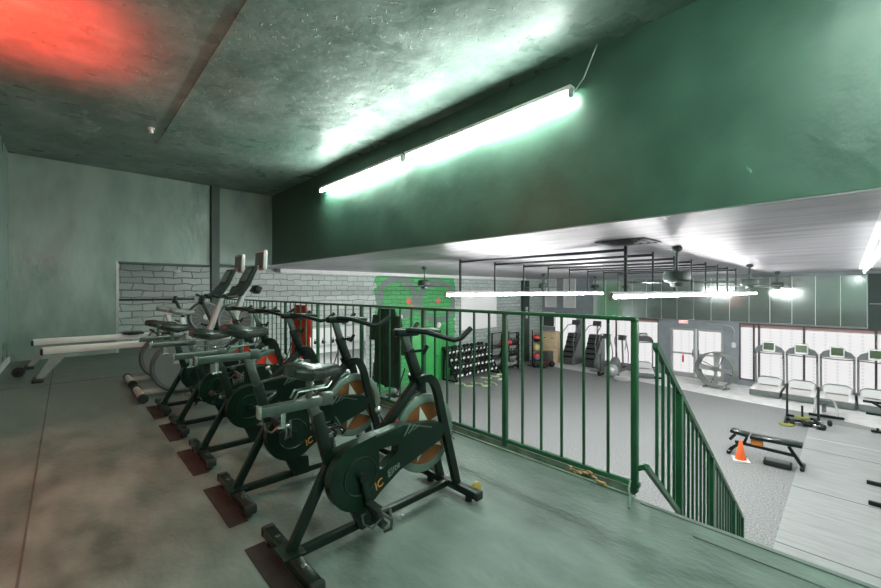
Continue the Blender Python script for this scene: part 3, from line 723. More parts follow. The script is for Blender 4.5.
spin_bike('third spin bike from the camera, between two bikes, with red-marked saddle', 3.33, 'brown', sdx=-.06, sdz=.05, ldx=-.04, hdz=.02, crank=-.4)
spin_bike('fourth spin bike from the camera, bright red flywheel with pale star', 4.16, 'red', sdx=-.14, sdz=.05, ldx=-.07, hdz=.03, crank=.9)
spin_bike('fifth and farthest black spin bike, beside the grey shrouded upright bike', 4.95, 'red', sdx=-.13, sdz=.03, ldx=-.06, hdz=.03, crank=-2)

for y, lab in ((1.745,'beside the nearest spin bike'),(2.53,'beside the second spin bike'),(3.33,'beside the third spin bike'),(4.16,'beside the fourth spin bike'),(4.95,'beside the fifth spin bike')):  # flat dark brown strips added on the floor beside each rear stabilizer
    tag(MB().box((.668,y,ZM+.003), (.095,.54,.006), bev=.002).build('floor_strip', 'brownstrip'), 'thin dark brown strip on the floor at the rear stabilizer '+lab, 'pad', 'dark brown strips by the bikes')
# ------------------------------------------------------------------ upright bikes with grey round shrouds and screens
def upright_bike(label, y):
    t = thing('upright_bike', label, 'exercise bike', (.62, y, ZM), 0, 'grey upright bikes')
    for x, nm in ((.0,'rear_foot'),(1.05,'front_foot')):
        m = MB().cyl((x,-.27,.05), (x,.27,.05), .038); f = m.build(nm, 'silver', t)
        for s in (-1,1): MB().cyl((x,s*.27,.05), (x,s*.335,.05), .048).build('end_cap', 'blackrub', f)
    MB().bar((0,0,.06), (1.05,0,.06), .09, .05, bev=.01).build('base', 'silver', t)
    c = (.40,.335); R = .30
    m = MB().use('disc').lathe([(R-.03,-.085),(R,-.05),(R,.05),(R-.03,.085)], (c[0],0,c[1]), 'Y', 40); sh = m.build('shroud', None, t)
    MB().tube([(px,-.07,pz) for px, pz in arc(c[0], c[1], R-.006, PI*.55, PI*1.75, 28)], .022, 8).build('shroud_edge', 'discedge', sh)
    MB().box((c[0]-.02,-.088,c[1]+.05), (.12,.006,.038), bev=.002, seg=1).build('badge', 'silver', sh)
    MB().prism([(.42,.62),(.95,.62),(1.05,.50),(1.10,.10),(.45,.06)], -.075, .075).build('front_cover', 'disc', t)
    MB().bar((.52,0,.55), (.42,0,.92), .06, .05, bev=.012, up=(0,1,0)).build('seat_post', 'silver', t)
    s = saddle_mb(MB(), .29, .98, 'disc', .27); s.build('saddle', None, t)
    for q in (-1,1):
        a = .6 if q < 0 else .6+PI; ex, ez = .62+.16*math.cos(a), .33+.16*math.sin(a)
        m = MB(); m.bar((.62,q*.10,.33), (ex,q*.12,ez), .03, .016, bev=.004, up=(0,1,0)); cr = m.build('crank', 'black', t)
        MB().box((ex,q*.17,ez), (.10,.09,.03), bev=.008).build('pedal', 'blackrub', cr)
    m = MB(); m.tube([(.88,0,.55),(.97,0,.72),(1.10,0,1.12),(1.15,0,1.25)], [.05,.046,.042,.036], 12); m.build('mast', 'silver', t)
    m = MB(); m.prism([(.86,1.17),(.90,1.15),(1.08,1.19),(1.17,1.33),(1.27,1.57),(1.23,1.585),(1.12,1.36),(1.00,1.225)], -.17, .17); con = m.build('console', 'black', t)
    MB().box((1.163,0,1.470), (.012,.28,.20), (0,.46,0)).build('screen', 'screen', con)
    m = MB()
    for q in (-1,1): m.tube([(1.04,q*.12,1.20),(.98,q*.24,1.18),(.88,q*.26,1.17),(.82,q*.25,1.20)], .018, 8)
    m.build('handlebar', 'black', t)
    m = MB(); m.bar((1.24,0,1.42), (1.36,0,1.60), .06, .03, bev=.006, up=(0,1,0)); m.build('screen_arm', 'silver', t)
    tv = MB().box((1.37,0,1.68), (.055,.34,.28), (0,.05,0), bev=.012).build('television', 'silver', t)
    MB().box((1.3405,0,1.68), (.006,.30,.22), (0,.05,0)).build('glass', 'screen', tv)
    m = MB(); m.box((1.30,0,1.27), (.08,.22,.10), (0,.5,0), bev=.01); m.build('rear_box', 'black', t)
    return t
upright_bike('nearer grey upright bike with round shroud and raised screen', 5.74)
upright_bike('farther grey upright bike with round shroud and raised screen', 6.68)

# ------------------------------------------------------------------ two rowing machines with pale rails by the left wall
def rower(label, y, x=-.45):
    t = thing('rowing_machine', label, 'rowing machine', (x, y, ZM), 0, 'rowing machines by the left wall')
    MB().box((.92,0,.415), (1.72,.085,.10), bev=.01).build('rail', 'alu', t)
    MB().box((.055,0,.40), (.03,.095,.085), bev=.006).build('rail_cap', 'black', t)
    m = MB().prism([(.16,.365),(.33,.365),(.06,.02),(-.01,.02)], -.035, .035); m.build('rear_leg', 'grey', t)
    MB().box((.02,0,.018), (.12,.36,.034), bev=.01).build('rear_foot', 'blackrub', t)
    m = MB(); m.box((1.35,0,.475), (.30,.29,.04), bev=.016); m.box((1.35,0,.455), (.16,.12,.03)); m.build('seat', 'black', t)
    m = MB()
    m.bar((1.78,0,.40), (2.45,0,.58), .09, .08, bev=.01, up=(0,1,0)); m.bar((2.25,0,.52), (2.35,0,.03), .06, .06, bev=.01, up=(0,1,0)); m.build('front_frame', 'black', t)
    MB().box((2.35,0,.02), (.08,.55,.04), bev=.01).build('front_foot', 'black', t)
    for s in (-1,1): MB().box((1.72,s*.14,.40), (.03,.13,.30), (0,-.7,0), bev=.01).build('footrest', 'blackrub', t)
    fc = MB().lathe([(.27,-.10),(.31,-.06),(.31,.06),(.27,.10)], (2.52,0,.72), 'Y', 36).build('fan_housing', 'discedge', t)
    MB().tube([(px,-.085,pz) for px, pz in arc(2.52, .72, .275, 0, 2*PI*35/36, 35)], .022, 8, closed=True).build('rim', 'disc', fc)
    m = MB()
    for k in range(16):
        a = k*PI/8; m.bar((2.52+.05*math.cos(a),-.105,.72+.05*math.sin(a)), (2.52+.26*math.cos(a),-.103,.72+.26*math.sin(a)), .006, .006)
    m.build('grille', 'grey', fc); MB().cyl((2.52,-.11,.72), (2.52,.11,.72), .055).build('hub', 'silver', fc)
    MB().bar((2.22,0,.52), (2.02,0,1.05), .05, .045, bev=.006, up=(0,1,0)).build('monitor_arm', 'black', t)
    MB().box((2.0,0,1.08), (.05,.17,.14), (0,.3,0), bev=.012).build('monitor', 'black', t)
    MB().cyl((2.05,-.22,.66), (2.05,.22,.66), .017).build('handle', 'black', t)
    return t
rower('nearer of two rowing machines, pale aluminium rail pointing to the left wall', 7.78, -.30)
rower('farther of two rowing machines, pale aluminium rail closest to the back wall', 9.2)
# small black foot pads lying by the left wall
t = thing('ab_roller', 'small black roller with handles on the floor by the left wall', 'ab roller', (-.50, 8.35, ZM))
MB().cyl((0,-.03,.07), (0,.03,.07), .07).build('wheel', 'blackrub', t); MB().cyl((0,-.16,.07), (0,.16,.07), .016).build('handle', 'black', t)

# ------------------------------------------------------------------ clothes hung on the railing's gym side
def cloth(name, label, x, y0, y1, z0, z1, m, part=None):
    t = thing(name, label, 'clothing', (x, (y0+y1)/2, 0))
    rings = []; n = 40; K = 12
    for k in range(K+1):
        f = k/K; z = z1+(z0-z1)*f; w = (y1-y0)/2*(.62+.30*min(1, f*3)+.08*f); ring = []
        for j in range(n):
            a = 2*PI*j/n
            d = .035+.012*math.sin(a*7+f*2)+.008*math.sin(a*11+1)
            ring.append(Vector((d*math.sin(a), w*math.cos(a)+.006*math.sin(9*f+a*3), z+.012*math.sin(a*5)*f)))
        rings.append(ring)
    MB().loft(rings).build('body', m, t)
    return t, (y1-y0)/2
t, w = cloth('red_robe', 'red garment hanging on the outer side of the railing', XR+.09, 5.62, 6.30, EYE-1.05, EYE-.22, 'redcloth')
MB().loft([[Vector((.03*math.sin(2*PI*j/16), -w*.82+.07*math.cos(2*PI*j/16)-.02*k*.5, EYE-.34-k*.09)) for j in range(16)] for k in range(5)]).build('sleeve', 'redcloth', t)
MB().box((-.02,-.26,EYE-.50), (.03,.035,.12), (.15,0,0), bev=.015).build('white_trim', 'whiteboard', t)
t, w = cloth('dark_jacket', 'dark green jacket hanging on the outer side of the railing behind the nearest bikes', XR+.09, 3.42, 3.93, EYE-1.08, EYE-.20, 'darkcloth')
for s, l in ((1, .30), (-1, .42)):
    MB().loft([[Vector((.03*math.sin(2*PI*j/16), s*(w*.78+.018*k)+.065*math.cos(2*PI*j/16), EYE-.28-k*l/5)) for j in range(16)] for k in range(6)]).build('sleeve', 'darkcloth', t)
# dry debris and a strap at the foot of the corner post
t = thing('zip_tie', 'pale bent cable tie on the floor by the railing end post', 'cable tie', (2.44, .93, ZM))
MB().tube([(.06,.0,.09),(.03,.0,.05),(-.0,-.02,.015),(-.06,-.04,.006),(-.12,-.06,.012)], .006, 6).build('tie', 'curb', t)
t = thing('wire_scrap', 'thin bent wire scrap on the floor below the railing', 'wire', (2.42, 2.42, ZM))
MB().tube([(.08,0,.09),(.03,-.03,.03),(-.03,-.05,.008),(-.10,-.03,.02),(-.13,-.08,.006)], .005, 6).tube([(-.03,-.05,.008),(-.06,-.12,.005)], .004, 6).build('wire', 'black', t)
for k, (x, y) in enumerate(((2.53,1.30),(2.545,1.22),(2.50,1.12))):
    m = MB()
    for q in range(9):
        m.sphere((random.uniform(-.03,.03), random.uniform(-.05,.05), random.uniform(.008,.028)), random.uniform(.008,.015), (1,1.5,.7), 6, 4)
    o = m.build('dry_debris', 'leaf', None, (x, y, ZM+.006)); tag(o, ['tan scrap of dry debris on the floor edge, farthest from the end post', 'tan scrap of dry debris on the floor edge, in the middle', 'tan scrap of dry debris on the floor edge, nearest the end post'][k], 'debris', 'scraps of debris')
# ------------------------------------------------------------------ gym floor equipment
def treadmill(first, label, x, y, rz=0, alt=False):
    if first is not None: return dup(first, (x, y, 0), rz, label)
    t = thing('treadmill', label, 'treadmill', (x, y, 0), rz, 'treadmills')    # rear of the deck at x=0, console ahead
    m = MB().loft([[Vector((xx,yy,zz)) for yy, zz in ((-w,.03),(w,.03),(w,h),(w-.05,h+.03),(-w+.05,h+.03),(-w,h))] for xx, w, h in ((0,.36,.13),(.04,.41,.19),(.25,.42,.20),(1.55,.42,.22),(1.65,.38,.18))]); m.build('base', 'bluegreen', t)
    MB().box((.68,0,.232), (1.25,.52,.02), bev=.006).build('belt', 'alu', t)
    for s in (-1,1): MB().box((.70,s*.335,.238), (1.30,.15,.03), bev=.01).build('side_rail', 'whiteboard', t)
    m = MB().loft([[Vector((xx,yy,zz)) for yy, zz in ((-w,.2),(w,.2),(w*.92,h*.75+.06),(w*.6,h),(-w*.6,h),(-w*.92,h*.75+.06))] for xx, w, h in ((1.24,.35,.26),(1.32,.36,.36),(1.50,.37,.47),(1.67,.34,.36))]); hd = m.build('motor_hood', 'vent', t)
    MB().tube([(1.56,-.34,.26),(1.54,-.33,.40),(1.52,-.22,.48),(1.52,.22,.48),(1.54,.33,.40),(1.56,.34,.26)], .028, 8).build('hood_edge', 'disc', hd)
    for s in (-1,1):
        MB().bar((1.42,s*.40,.20), (1.30,s*.40,1.52), .045, .06, bev=.01, up=(0,1,0)).build('upright', 'grey', t)
        MB().tube([(1.28,s*.40,1.38),(1.05,s*.39,1.30),(.92,s*.385,1.29)], .02, 8).build('handrail', 'grey', t)
    out = [(-.43,1.40),(-.42,1.52),(-.34,1.64),(-.18,1.71),(.18,1.71),(.34,1.64),(.42,1.52),(.43,1.40),(.36,1.45),(.12,1.46),(-.12,1.46),(-.36,1.45)]
    con = MB().prism(out, 1.05 if alt else 1.22, 1.34 if alt else 1.30, 'YZ').build('console', 'discedge' if alt else 'disc', t)
    MB().box((1.19,0,1.655), (.08,.36,.36), (0,.15,0), bev=.03).build('bezel', 'discedge' if alt else 'vent', con)
    MB().box((1.148,0,1.672), (.008,.29,.25), (0,.15,0)).build('screen', 'screen' if alt else 'lcd', con)
    MB().tube([(1.2,-.42,1.42),(1.17,0,1.40),(1.2,.42,1.42)], .018, 8).build('crossbar', 'mullion', t)
    return t
tm = treadmill(None, 'treadmill facing the windows, nearest the entrance door', 17.65, 2.08)
treadmill(tm, 'second treadmill facing the windows, counted from the entrance door', 17.65, 1.19)
treadmill(tm, 'third treadmill facing the windows, counted from the entrance door', 17.65, .30)
treadmill(tm, 'fourth treadmill facing the windows, at the right edge of the view', 17.65, -.59)
t = treadmill(None, 'treadmill turned at an angle left of the entrance door, dark console', 17.75, 6.05, .35, True); t.scale = (.93, .93, 1)
# drum fan
t = thing('drum_fan', 'large round drum fan standing before the entrance door', 'fan', (18.0, 3.55, 0), -.22)
R = .66; c = R+.06
m = MB().lathe([(R-.03,-.22),(R,-.22),(R,.22),(R-.03,.22)], (0,0,c), 'X', 44, cap=False); m.lathe([(R-.03,.22),(R-.03,-.22)], (0,0,c), 'X', 44, cap=False); m.build('drum', 'fan', t)
for k in range(4):
    a = k*PI/2+.05; d = Vector((0,math.cos(a),math.sin(a))); q = Vector((0,-math.sin(a),math.cos(a)))
    P0 = Vector((0,0,c))+d*.08; P1 = Vector((0,0,c))+d*(R-.06)
    MB().loft([[p+q*w+Vector((.04,0,0))*sx, p-q*w-Vector((.04,0,0))*sx, p-q*w-Vector((.04,0,0))*sx+Vector((.012,0,0)), p+q*w+Vector((.04,0,0))*sx+Vector((.012,0,0))] for p, w, sx in ((P0,.06,1),(P1,.11,.7))]).build('blade', 'silver', t)
MB().cyl((-.1,0,c), (.12,0,c), .09).build('hub', 'grey', t)
m = MB()
for k in range(4):
    a = k*PI/2+PI/8; m.bar((.15,0,c), (.15,math.cos(a)*(R-.02),c+math.sin(a)*(R-.02)), .02)
m.build('strut', 'pipe', t)
m = MB()
for s in (-1,1): m.bar((-.25,s*.35,.03), (.25,s*.35,.03), .05); m.bar((0,s*.35,.03), (0,s*.35,.17), .04)
m.build('stand', 'fan', t)
# stair climbers
def climber(label, x, y, prev=None):
    if prev: return dup(prev, (x, y, 0), None, label)
    t = thing('stair_climber', label, 'stair climber', (x, y, 0), 0, 'stair climbers')
    m = MB().prism([(-.45,.0),(.55,.0),(.55,1.35),(.35,1.55),(.10,1.55),(-.42,.45)], -.26, .26); b = m.build('body', 'discedge', t)
    for k in range(5): MB().box((-.42+.115*k,0,.42+.235*k), (.22,.48,.07), bev=.01).build('step', 'black', t)
    for s in (-1,1):
        MB().prism([(-.55,.0),(.60,.0),(.60,1.3),(.40,1.5),(-.05,.95),(-.5,.35)], s*.30-.025, s*.30+.025).build('side_panel', 'disc' , t)
        MB().tube([(-.35,s*.30,.55),(-.50,s*.32,1.15),(-.30,s*.32,1.65),(.15,s*.30,1.95),(.42,s*.22,1.98)], .022, 8).build('handrail', 'grey', t)
    MB().tube([(.45,0,1.3),(.48,0,1.95)], .045, 10).build('mast', 'grey', t)
    MB().box((.43,0,2.08), (.10,.42,.26), (0,.25,0), bev=.03).build('console', 'discedge', t)
    return t
k1 = climber('stair climber next to the plywood boxes', 18.8, 9.88)
climber('stair climber farther from the plywood boxes, beside the grey column', 18.9, 8.80, k1)
# ellipticals
def elliptical(label, x, y, prev=None):
    if prev: return dup(prev, (x, y, 0), 0, label)
    t = thing('elliptical_trainer', label, 'elliptical trainer', (x, y, 0), .0, 'elliptical trainers')
    m = MB(); m.bar((-.75,0,.05), (.75,0,.05), .10, .07, bev=.01); m.bar((-.75,-.3,.04), (-.75,.3,.04), .07); m.bar((.75,-.3,.04), (.75,.3,.04), .07); m.build('base', 'grey', t)
    d = MB().lathe([(.28,-.12),(.33,-.08),(.33,.08),(.28,.12)], (-.45,0,.42), 'Y', 32).build('flywheel_housing', 'disc', t)
    MB().tube([(px,-.10,pz) for px, pz in arc(-.45, .42, .27, 0, 2*PI*23/24, 23)], .02, 6, closed=True).build('rim', 'silver', d)
    MB().tube([(.45,0,.06),(.40,0,.8),(.34,0,1.45)], .04, 10).build('mast', 'grey', t)
    MB().box((.30,0,1.56), (.10,.32,.24), (0,.35,0), bev=.03).build('console', 'discedge', t)
    for s in (-1,1):
        a = MB().tube([(.40,s*.24,.35),(.38,s*.26,.85),(.22,s*.27,1.20),(.10,s*.26,1.45),(.18,s*.24,1.62),(.34,s*.2,1.66)], .022, 8).build('arm', 'grey', t)
        MB().bar((-.45,s*.22,.30+.12*s), (.42,s*.22,.35), .04, .05).build('link', 'grey', t)
        MB().box((-.05,s*.24,.36+.06*s), (.36,.14,.04), (0,.05*s,0), bev=.012).build('pedal', 'blackrub', t)
    MB().tube([(.34,-.18,1.38),(.20,-.22,1.2),(.10,-.2,1.05)], .02, 8).build('fixed_handle', 'grey', t)
    return t
e1 = elliptical('elliptical trainer nearer the stair climbers', 18.3, 8.02)
elliptical('elliptical trainer between its twin and the sideways treadmill', 18.3, 7.30, e1)
o = MB().sphere((0,0,.28), .28).build('exercise_ball', 'silver', None, (17.1, 7.15, 0)); tag(o, 'pale grey exercise ball on the floor before the elliptical trainers', 'ball')
t = thing('wheeled_dolly', 'small black wheeled stand before the elliptical trainers', 'dolly', (17.05, 7.6, 0))
for s in (-1,1): MB().cyl((s*.14,-.05,.10), (s*.14,.05,.10), .10).build('wheel', 'blackrub', t)
MB().box((0,0,.16), (.36,.2,.05), bev=.01).build('deck', 'grey', t); MB().cyl((-.05,0,.18), (-.05,0,.95), .02).build('post', 'pipe', t)
t = thing('balance_disc', 'flat pale balance disc on the floor left of the sideways treadmill', 'balance disc', (16.75, 6.55, 0))
MB().lathe([(.30,.006),(.34,.02),(.34,.05),(.28,.07)]).build('disc', 'silver', t)
o = MB().box((0,0,.04), (.16,.55,.07), bev=.015).build('foam_block', 'black', None, (18.1, 5.75, .006)); tag(o, 'low black block on the concrete left of the entrance door', 'block')
# dumbbell rack, three sloped tiers
t = thing('dumbbell_rack', 'long black rack of dumbbells against the grey brick wall', 'rack', (12.80, 11.40, 0))
for s in (-1,1): MB().bar((s*1.36,-.42,.03), (s*1.36,.42,.03), .06).bar((s*1.36,.38,.03), (s*1.36,.34,1.30), .06).bar((s*1.36,-.40,.05), (s*1.36,.32,1.28), .06).build('side_frame', 'black', t)
tiers = [(-.24,.20),(-.08,.50),(.08,.80),(.24,1.10)]
for y, z in tiers:
    MB().box((0,y,z), (2.66,.10,.04)).box((0,y+.20,z+.07), (2.66,.05,.05)).build('shelf', 'black', t)
m = MB(); m.use('blackrub'); s = .075
for q in (-1,1): m.lathe([(.060,q*.17-.055),(.078,q*.17-.035),(.078,q*.17+.035),(.060,q*.17+.055)], (0,0,0), 'Y', 8)
m.use('chrome').cyl((0,-.13,0), (0,.13,0), .017, n=8); m.use('vent')
for q in (-1,1): m.cyl((0,q*.222,0), (0,q*.232,0), .050, n=10)
db = m.build('dumbbell', None, None)
names = ['bottom', 'second lowest', 'second highest', 'top']; first = True
for k, (y, z) in enumerate(tiers):
    for i in range(11):
        o = db if first else db.copy()
        if not first: COL.objects.link(o)
        first = False
        s = 1.18-.02*k; o.scale = (s, s*.92, s)
        o.location = (12.80-1.24+i*.248, 11.40+y+.09, z+.125); o.rotation_euler = (.32+random.uniform(-.05,.05), random.uniform(0,1), random.uniform(-.12,.12))
        tag(o, f'black dumbbell with pale end caps on the {names[k]} tier of the long rack', 'dumbbell', f'dumbbells on the {names[k]} tier')
# battle rope: pale green, snaked on the floor before the rack
def rope(name, label, pts):
    P = []
    for i in range(len(pts)-1):
        for k in range(6): P.append(Vector(pts[i]).lerp(Vector(pts[i+1]), k/6))
    Q = P[:]
    for _ in range(4): Q = [Q[0]]+[(Q[i-1]+Q[i]*2+Q[i+1])/4 for i in range(1, len(Q)-1)]+[Q[-1]]
    o = MB().tube([(p.x, p.y, .040) for p in Q], .040, 8).build(name, 'rope'); return tag(o, label, 'rope', 'battle ropes')
rope('battle_rope', 'pale green battle rope snaked on the floor before the left half of the dumbbell rack', [(11.2,10.85,0),(11.4,10.5,0),(11.1,10.3,0),(11.45,10.0,0),(11.75,10.6,0),(11.95,10.1,0),(11.6,9.8,0),(12.0,9.65,0),(12.25,10.3,0),(12.4,9.9,0),(12.1,9.45,0)])
rope('battle_rope', 'pale green battle rope snaked on the floor before the right half of the dumbbell rack', [(12.75,10.85,0),(12.95,10.4,0),(13.2,10.85,0),(13.45,10.35,0),(13.7,10.8,0),(13.95,10.5,0),(13.7,10.1,0),(13.2,10.05,0),(12.95,10.15,0)])
# open shelf rack
t = thing('shelf_rack', 'open black shelf rack right of the dumbbell rack', 'shelf', (15.0, 11.25, 0))
for sx in (-1,1):
    for sy in (-1,1): MB().box((sx*.65,sy*.28,.88), (.05,.05,1.76)).build('post', 'black', t)
SH = [.18,.68,1.18]
for z in SH: MB().box((0,0,z), (1.34,.60,.03)).build('shelf', 'black', t)
m = MB()
for sy in (-1,1): m.box((0,sy*.28,1.74), (1.3,.04,.04))
m.build('top_bar', 'black', t)
def kettlebell(m, prev=[{}]):
    pass
kb = {}
def bell(x, y, z, m, lab, grp, s=1):
    if m in kb: o = dup(kb[m], (x, y, z), random.uniform(-.6,.6), lab, grp)
    else:
        o = thing('kettlebell', lab, 'kettlebell', (x, y, z), 0, grp); kb[m] = o
        MB().lathe([(.06,0),(.10,.03),(.12,.10),(.09,.18),(.04,.205)]).build('bell', m, o)
        MB().tube([(-.05,0,.17),(-.075,0,.24),(-.05,0,.29),(.05,0,.29),(.075,0,.24),(.05,0,.17)], .016, 8).build('handle', 'black', o)
    return o
for i in range(4): bell(14.48+i*.21, 11.08, SH[2]+.016, 'ballred', 'red kettlebell on the top shelf of the open rack', 'red kettlebells')
for i in range(2): bell(15.30+i*.22, 11.08, SH[2]+.016, 'blackrub', 'black kettlebell on the top shelf of the open rack', 'black kettlebells on the top shelf')
for i in range(5): bell(14.5+i*.25, 11.08, SH[1]+.016, 'blackrub', 'black kettlebell on the middle shelf of the open rack', 'black kettlebells on the middle shelf')
for i in range(5): bell(14.5+i*.25, 11.08, SH[0]+.016, 'grey', 'grey kettlebell on the bottom shelf of the open rack', 'grey kettlebells on the bottom shelf')
for i in range(5):
    o = tag(MB().lathe([(.05,0),(.08,.01),(.08,.05),(.05,.06)]).build('weight_plate', 'grey', None, (15.75+.22*(i % 2), 10.75+.12*i, .0)), f'small grey weight plate on the floor beside the open rack', 'plate', 'small plates on the floor'); 
# column of hung plates (right end of the open rack)
t = thing('plate_tree', 'upright tree of small grey plates right of the open rack', 'plate tree', (16.0, 11.3, 0))
MB().box((0,0,.85), (.06,.06,1.7)).build('post', 'black', t); MB().box((0,0,.02), (.5,.5,.04)).build('base', 'black', t)
for i in range(6): MB().cyl((0,-.16,.25+.27*i), (0,-.04,.25+.27*i), .12-.008*i).build('plate', 'grey', t)
# medicine ball stand
t = thing('ball_stand', 'upright black stand of medicine balls by the pilaster', 'ball stand', (16.85, 10.75, 0))
MB().tube([(0,.22,0),(0,.22,1.75)], .03, 8).build('post', 'black', t)
MB().box((0,.05,.02), (.5,.6,.04), bev=.01).build('base', 'black', t)
for i, z in enumerate((.30,.78,1.24)):
    MB().tube([(.15*math.cos(a), -.03+.15*math.sin(a), z) for a in [2*PI*k/16 for k in range(16)]], .014, 6, closed=True).build('ring', 'black', t)
def ball(name, loc, r, m, lab, cat='ball', m2=None, grp=None):
    if m2:
        mb = MB(); mb.use(m).sphere((0,0,0), r); 
        for f in mb.bm.faces:
            pass
        mb.use(m2); i2 = mb.mi
        for f in mb.bm.faces:
            if f.calc_center_median().z < -.02: f.material_index = i2
        o = mb.build(name, None, None, loc)
    else: o = MB().sphere((0,0,0), r).build(name, m, None, loc)
    return tag(o, lab, cat, grp)
ball('medicine_ball', (16.85,10.72,1.24+.14), .19, 'ballred', 'red and black medicine ball on top of the ball stand', m2='blackrub')
ball('medicine_ball', (16.85,10.72,.78+.14), .19, 'ballyellow', 'yellow medicine ball in the middle of the ball stand')
ball('medicine_ball', (16.85,10.72,.30+.14), .19, 'ballred', 'red and blue medicine ball lowest on the ball stand', m2='ballblue')
for i, (x, y) in enumerate(((16.45,10.55),(16.55,10.15),(16.85,10.2))):
    ball('slam_ball', (x,y,.13), .13, 'blackrub', ['black slam ball on the floor left of the ball stand','grey black slam ball on the floor in front of the ball stand','black slam ball on the floor right of the ball stand'][i])
# plyo boxes
for i, (z, s, lab) in enumerate(((0,.78,'pale plywood box on the floor, carrying a second box'),(.784,.80,'pale plywood box stacked on another in the corner'))):
    t = thing('plywood_box', lab, 'box', (18.55, 10.92, z+.002), .12, 'plywood jump boxes')
    w = .84-.0*i
    MB().box((0,0,s/2), (.74,w,s-.01), bev=.004).build('body', 'wood', t)
    for q in (-1,1):
        m = MB().box((-.372,q*.20,s*.62), (.006,.12,.035), bev=.002, seg=1); m.build('hand_slot', 'black', t)
t = thing('soft_box', 'black soft jump box with red lower edge beside the plywood boxes', 'box', (17.55, 10.55, 0), .1)
MB().box((0,0,.34), (.5,.42,.68), bev=.02).build('body', 'discedge', t); MB().box((-.0,0,.10), (.515,.435,.18), bev=.02).build('red_band', 'ballred', t)
ball('slam_ball', (17.2,10.1,.15), .15, 'blackrub', 'black slam ball on the floor before the plywood boxes')
t = thing('wall_screen', 'dark glass panel with pale edge on the wall above the plywood boxes', 'screen', (XW+.0-.03, 11.55, 2.15))
MB().box((0,0,0), (.05,.72,.80)).build('frame', 'vent', t); MB().box((-.028,0,-.01), (.01,.64,.72)).build('glass', 'screen', t)
t = thing('fire_alarm', 'small white alarm boxes on the dark pilaster', 'alarm', (17.6, YW-.17, 2.35))
for z in (0,.25,.45): MB().box((0,-.02,z), (.14,.05,.16), bev=.01).build('box', 'white', t)
# workout bench, traffic cone, step pad
t = thing('weight_bench', 'black adjustable bench near the edge of the platform, beside the cone', 'bench', (11.1, 1.30, .0), 0)
# runs along -y from head (high y) to foot
m = MB(); m.box((0,.43,.50), (.28,.34,.07), (.12,0,0), bev=.02); m.build('head_pad', 'blackgloss', t)
m = MB(); m.box((0,-.19,.485), (.29,.86,.07), (-.03,0,0), bev=.02); m.build('back_pad', 'blackgloss', t)
m = MB(); m.bar((0,.52,.27), (0,-.48,.25), .06, .06); m.bar((0,-.40,.42), (0,-.62,.05), .06, .06, up=(1,0,0)); m.bar((0,.30,.44), (0,.36,.27), .05); m.bar((0,.18,.42), (0,.10,.28), .05); m.bar((0,.40,.30), (0,.62,.06), .06, .06, up=(1,0,0)); m.build('frame', 'black', t)
MB().box((0,-.62,.045), (.42,.07,.07), bev=.02).build('front_foot', 'black', t); MB().box((0,.62,.045), (.40,.07,.07), bev=.02).build('rear_foot', 'black', t)
MB().cyl((-.12,.50,.47), (-.12,.60,.33), .03).build('knee_roller', 'blackrub', t)
MB().box((-.06,.12,.36), (.03,.22,.12), bev=.01).build('orange_label', 'orangeprint', t)
t = thing('traffic_cone', 'orange traffic cone on a white base by the black bench', 'cone', (10.72, 1.66, 0), .3)
MB().box((0,0,.015), (.30,.30,.03), bev=.01).build('base', 'white', t)
MB().lathe([(.105,.03),(.085,.10),(.03,.42),(.022,.43)], n=24).build('cone', 'cone', t)
t = thing('step_pad', 'black rectangular step pad on the floor under the bench', 'step', (10.92, 1.06, 0), .05)
MB().box((0,0,.06), (.26,.46,.11), bev=.03).build('pad', 'blackrub', t); MB().box((0,0,.115), (.20,.38,.012), bev=.005).build('top', 'tile', t)
# push sled with two posts
t = thing('push_sled', 'black push sled with two tall posts and yellow green plates', 'sled', (15.0, .93, 0.0), .05)
for s in (-1,1):
    MB().box((0,s*.33,.03), (1.0,.09,.06), bev=.01).build('skid', 'black', t)
    MB().cyl((.30,s*.33,.05), (.30,s*.33,1.02), .028).build('post', 'pipe', t)
m = MB(); m.bar((.25,-.33,.1), (.25,.33,.1), .06); m.bar((-.25,-.33,.1), (-.25,.33,.1), .06); m.bar((-.4,0,.12), (.3,0,.12), .05); m.build('cross_frame', 'black', t)
MB().cyl((-.05,0,.1), (-.05,0,.5), .025).build('plate_horn', 'black', t)
o = MB().lathe([(.03,0),(.16,.0),(.17,.02),(.16,.045),(.03,.045)]).build('weight_plate', 'plate', None, (14.45, 1.22, .0)); tag(o, 'yellow green plate lying flat before the push sled', 'plate')
o = MB().lathe([(.03,0),(.16,.0),(.17,.02),(.16,.045),(.03,.045)]).build('weight_plate', 'plate', None, (14.95, .93, .148)); tag(o, 'yellow green plate loaded on the push sled', 'plate')
for i, (x, y, a) in enumerate(((14.62,.98,.3),(14.6,.62,-.4),(15.1,.52,.2))):
    t = thing('hand_weight', ['black hand weight lying left of the push sled base','black hand weight lying in front of the push sled','black hand weight lying right of the push sled base'][i], 'dumbbell', (x, y, .095 if y < .78 else .085), a, 'loose hand weights')
    MB().cyl((0,-.12,0), (0,.12,0), .018).build('handle', 'chrome', t)
    for q in (-1,1): MB().lathe([(.06,q*.14-.045),(.08,q*.14-.03),(.08,q*.14+.03),(.06,q*.14+.045)], axis='Y', n=8).build('head', 'blackrub', t)
t = thing('ab_bench', 'small white framed ab bench behind the push sled', 'bench', (16.45, .52, .012), .1)
MB().tube([(-.35,.25,.03),(-.25,.22,.30),(.05,.2,.42),(.3,.2,.40)], .035, 8).tube([(-.35,-.25,.03),(-.25,-.22,.30),(.05,-.2,.42),(.3,-.2,.40)], .025, 8).build('frame', 'silver', t)
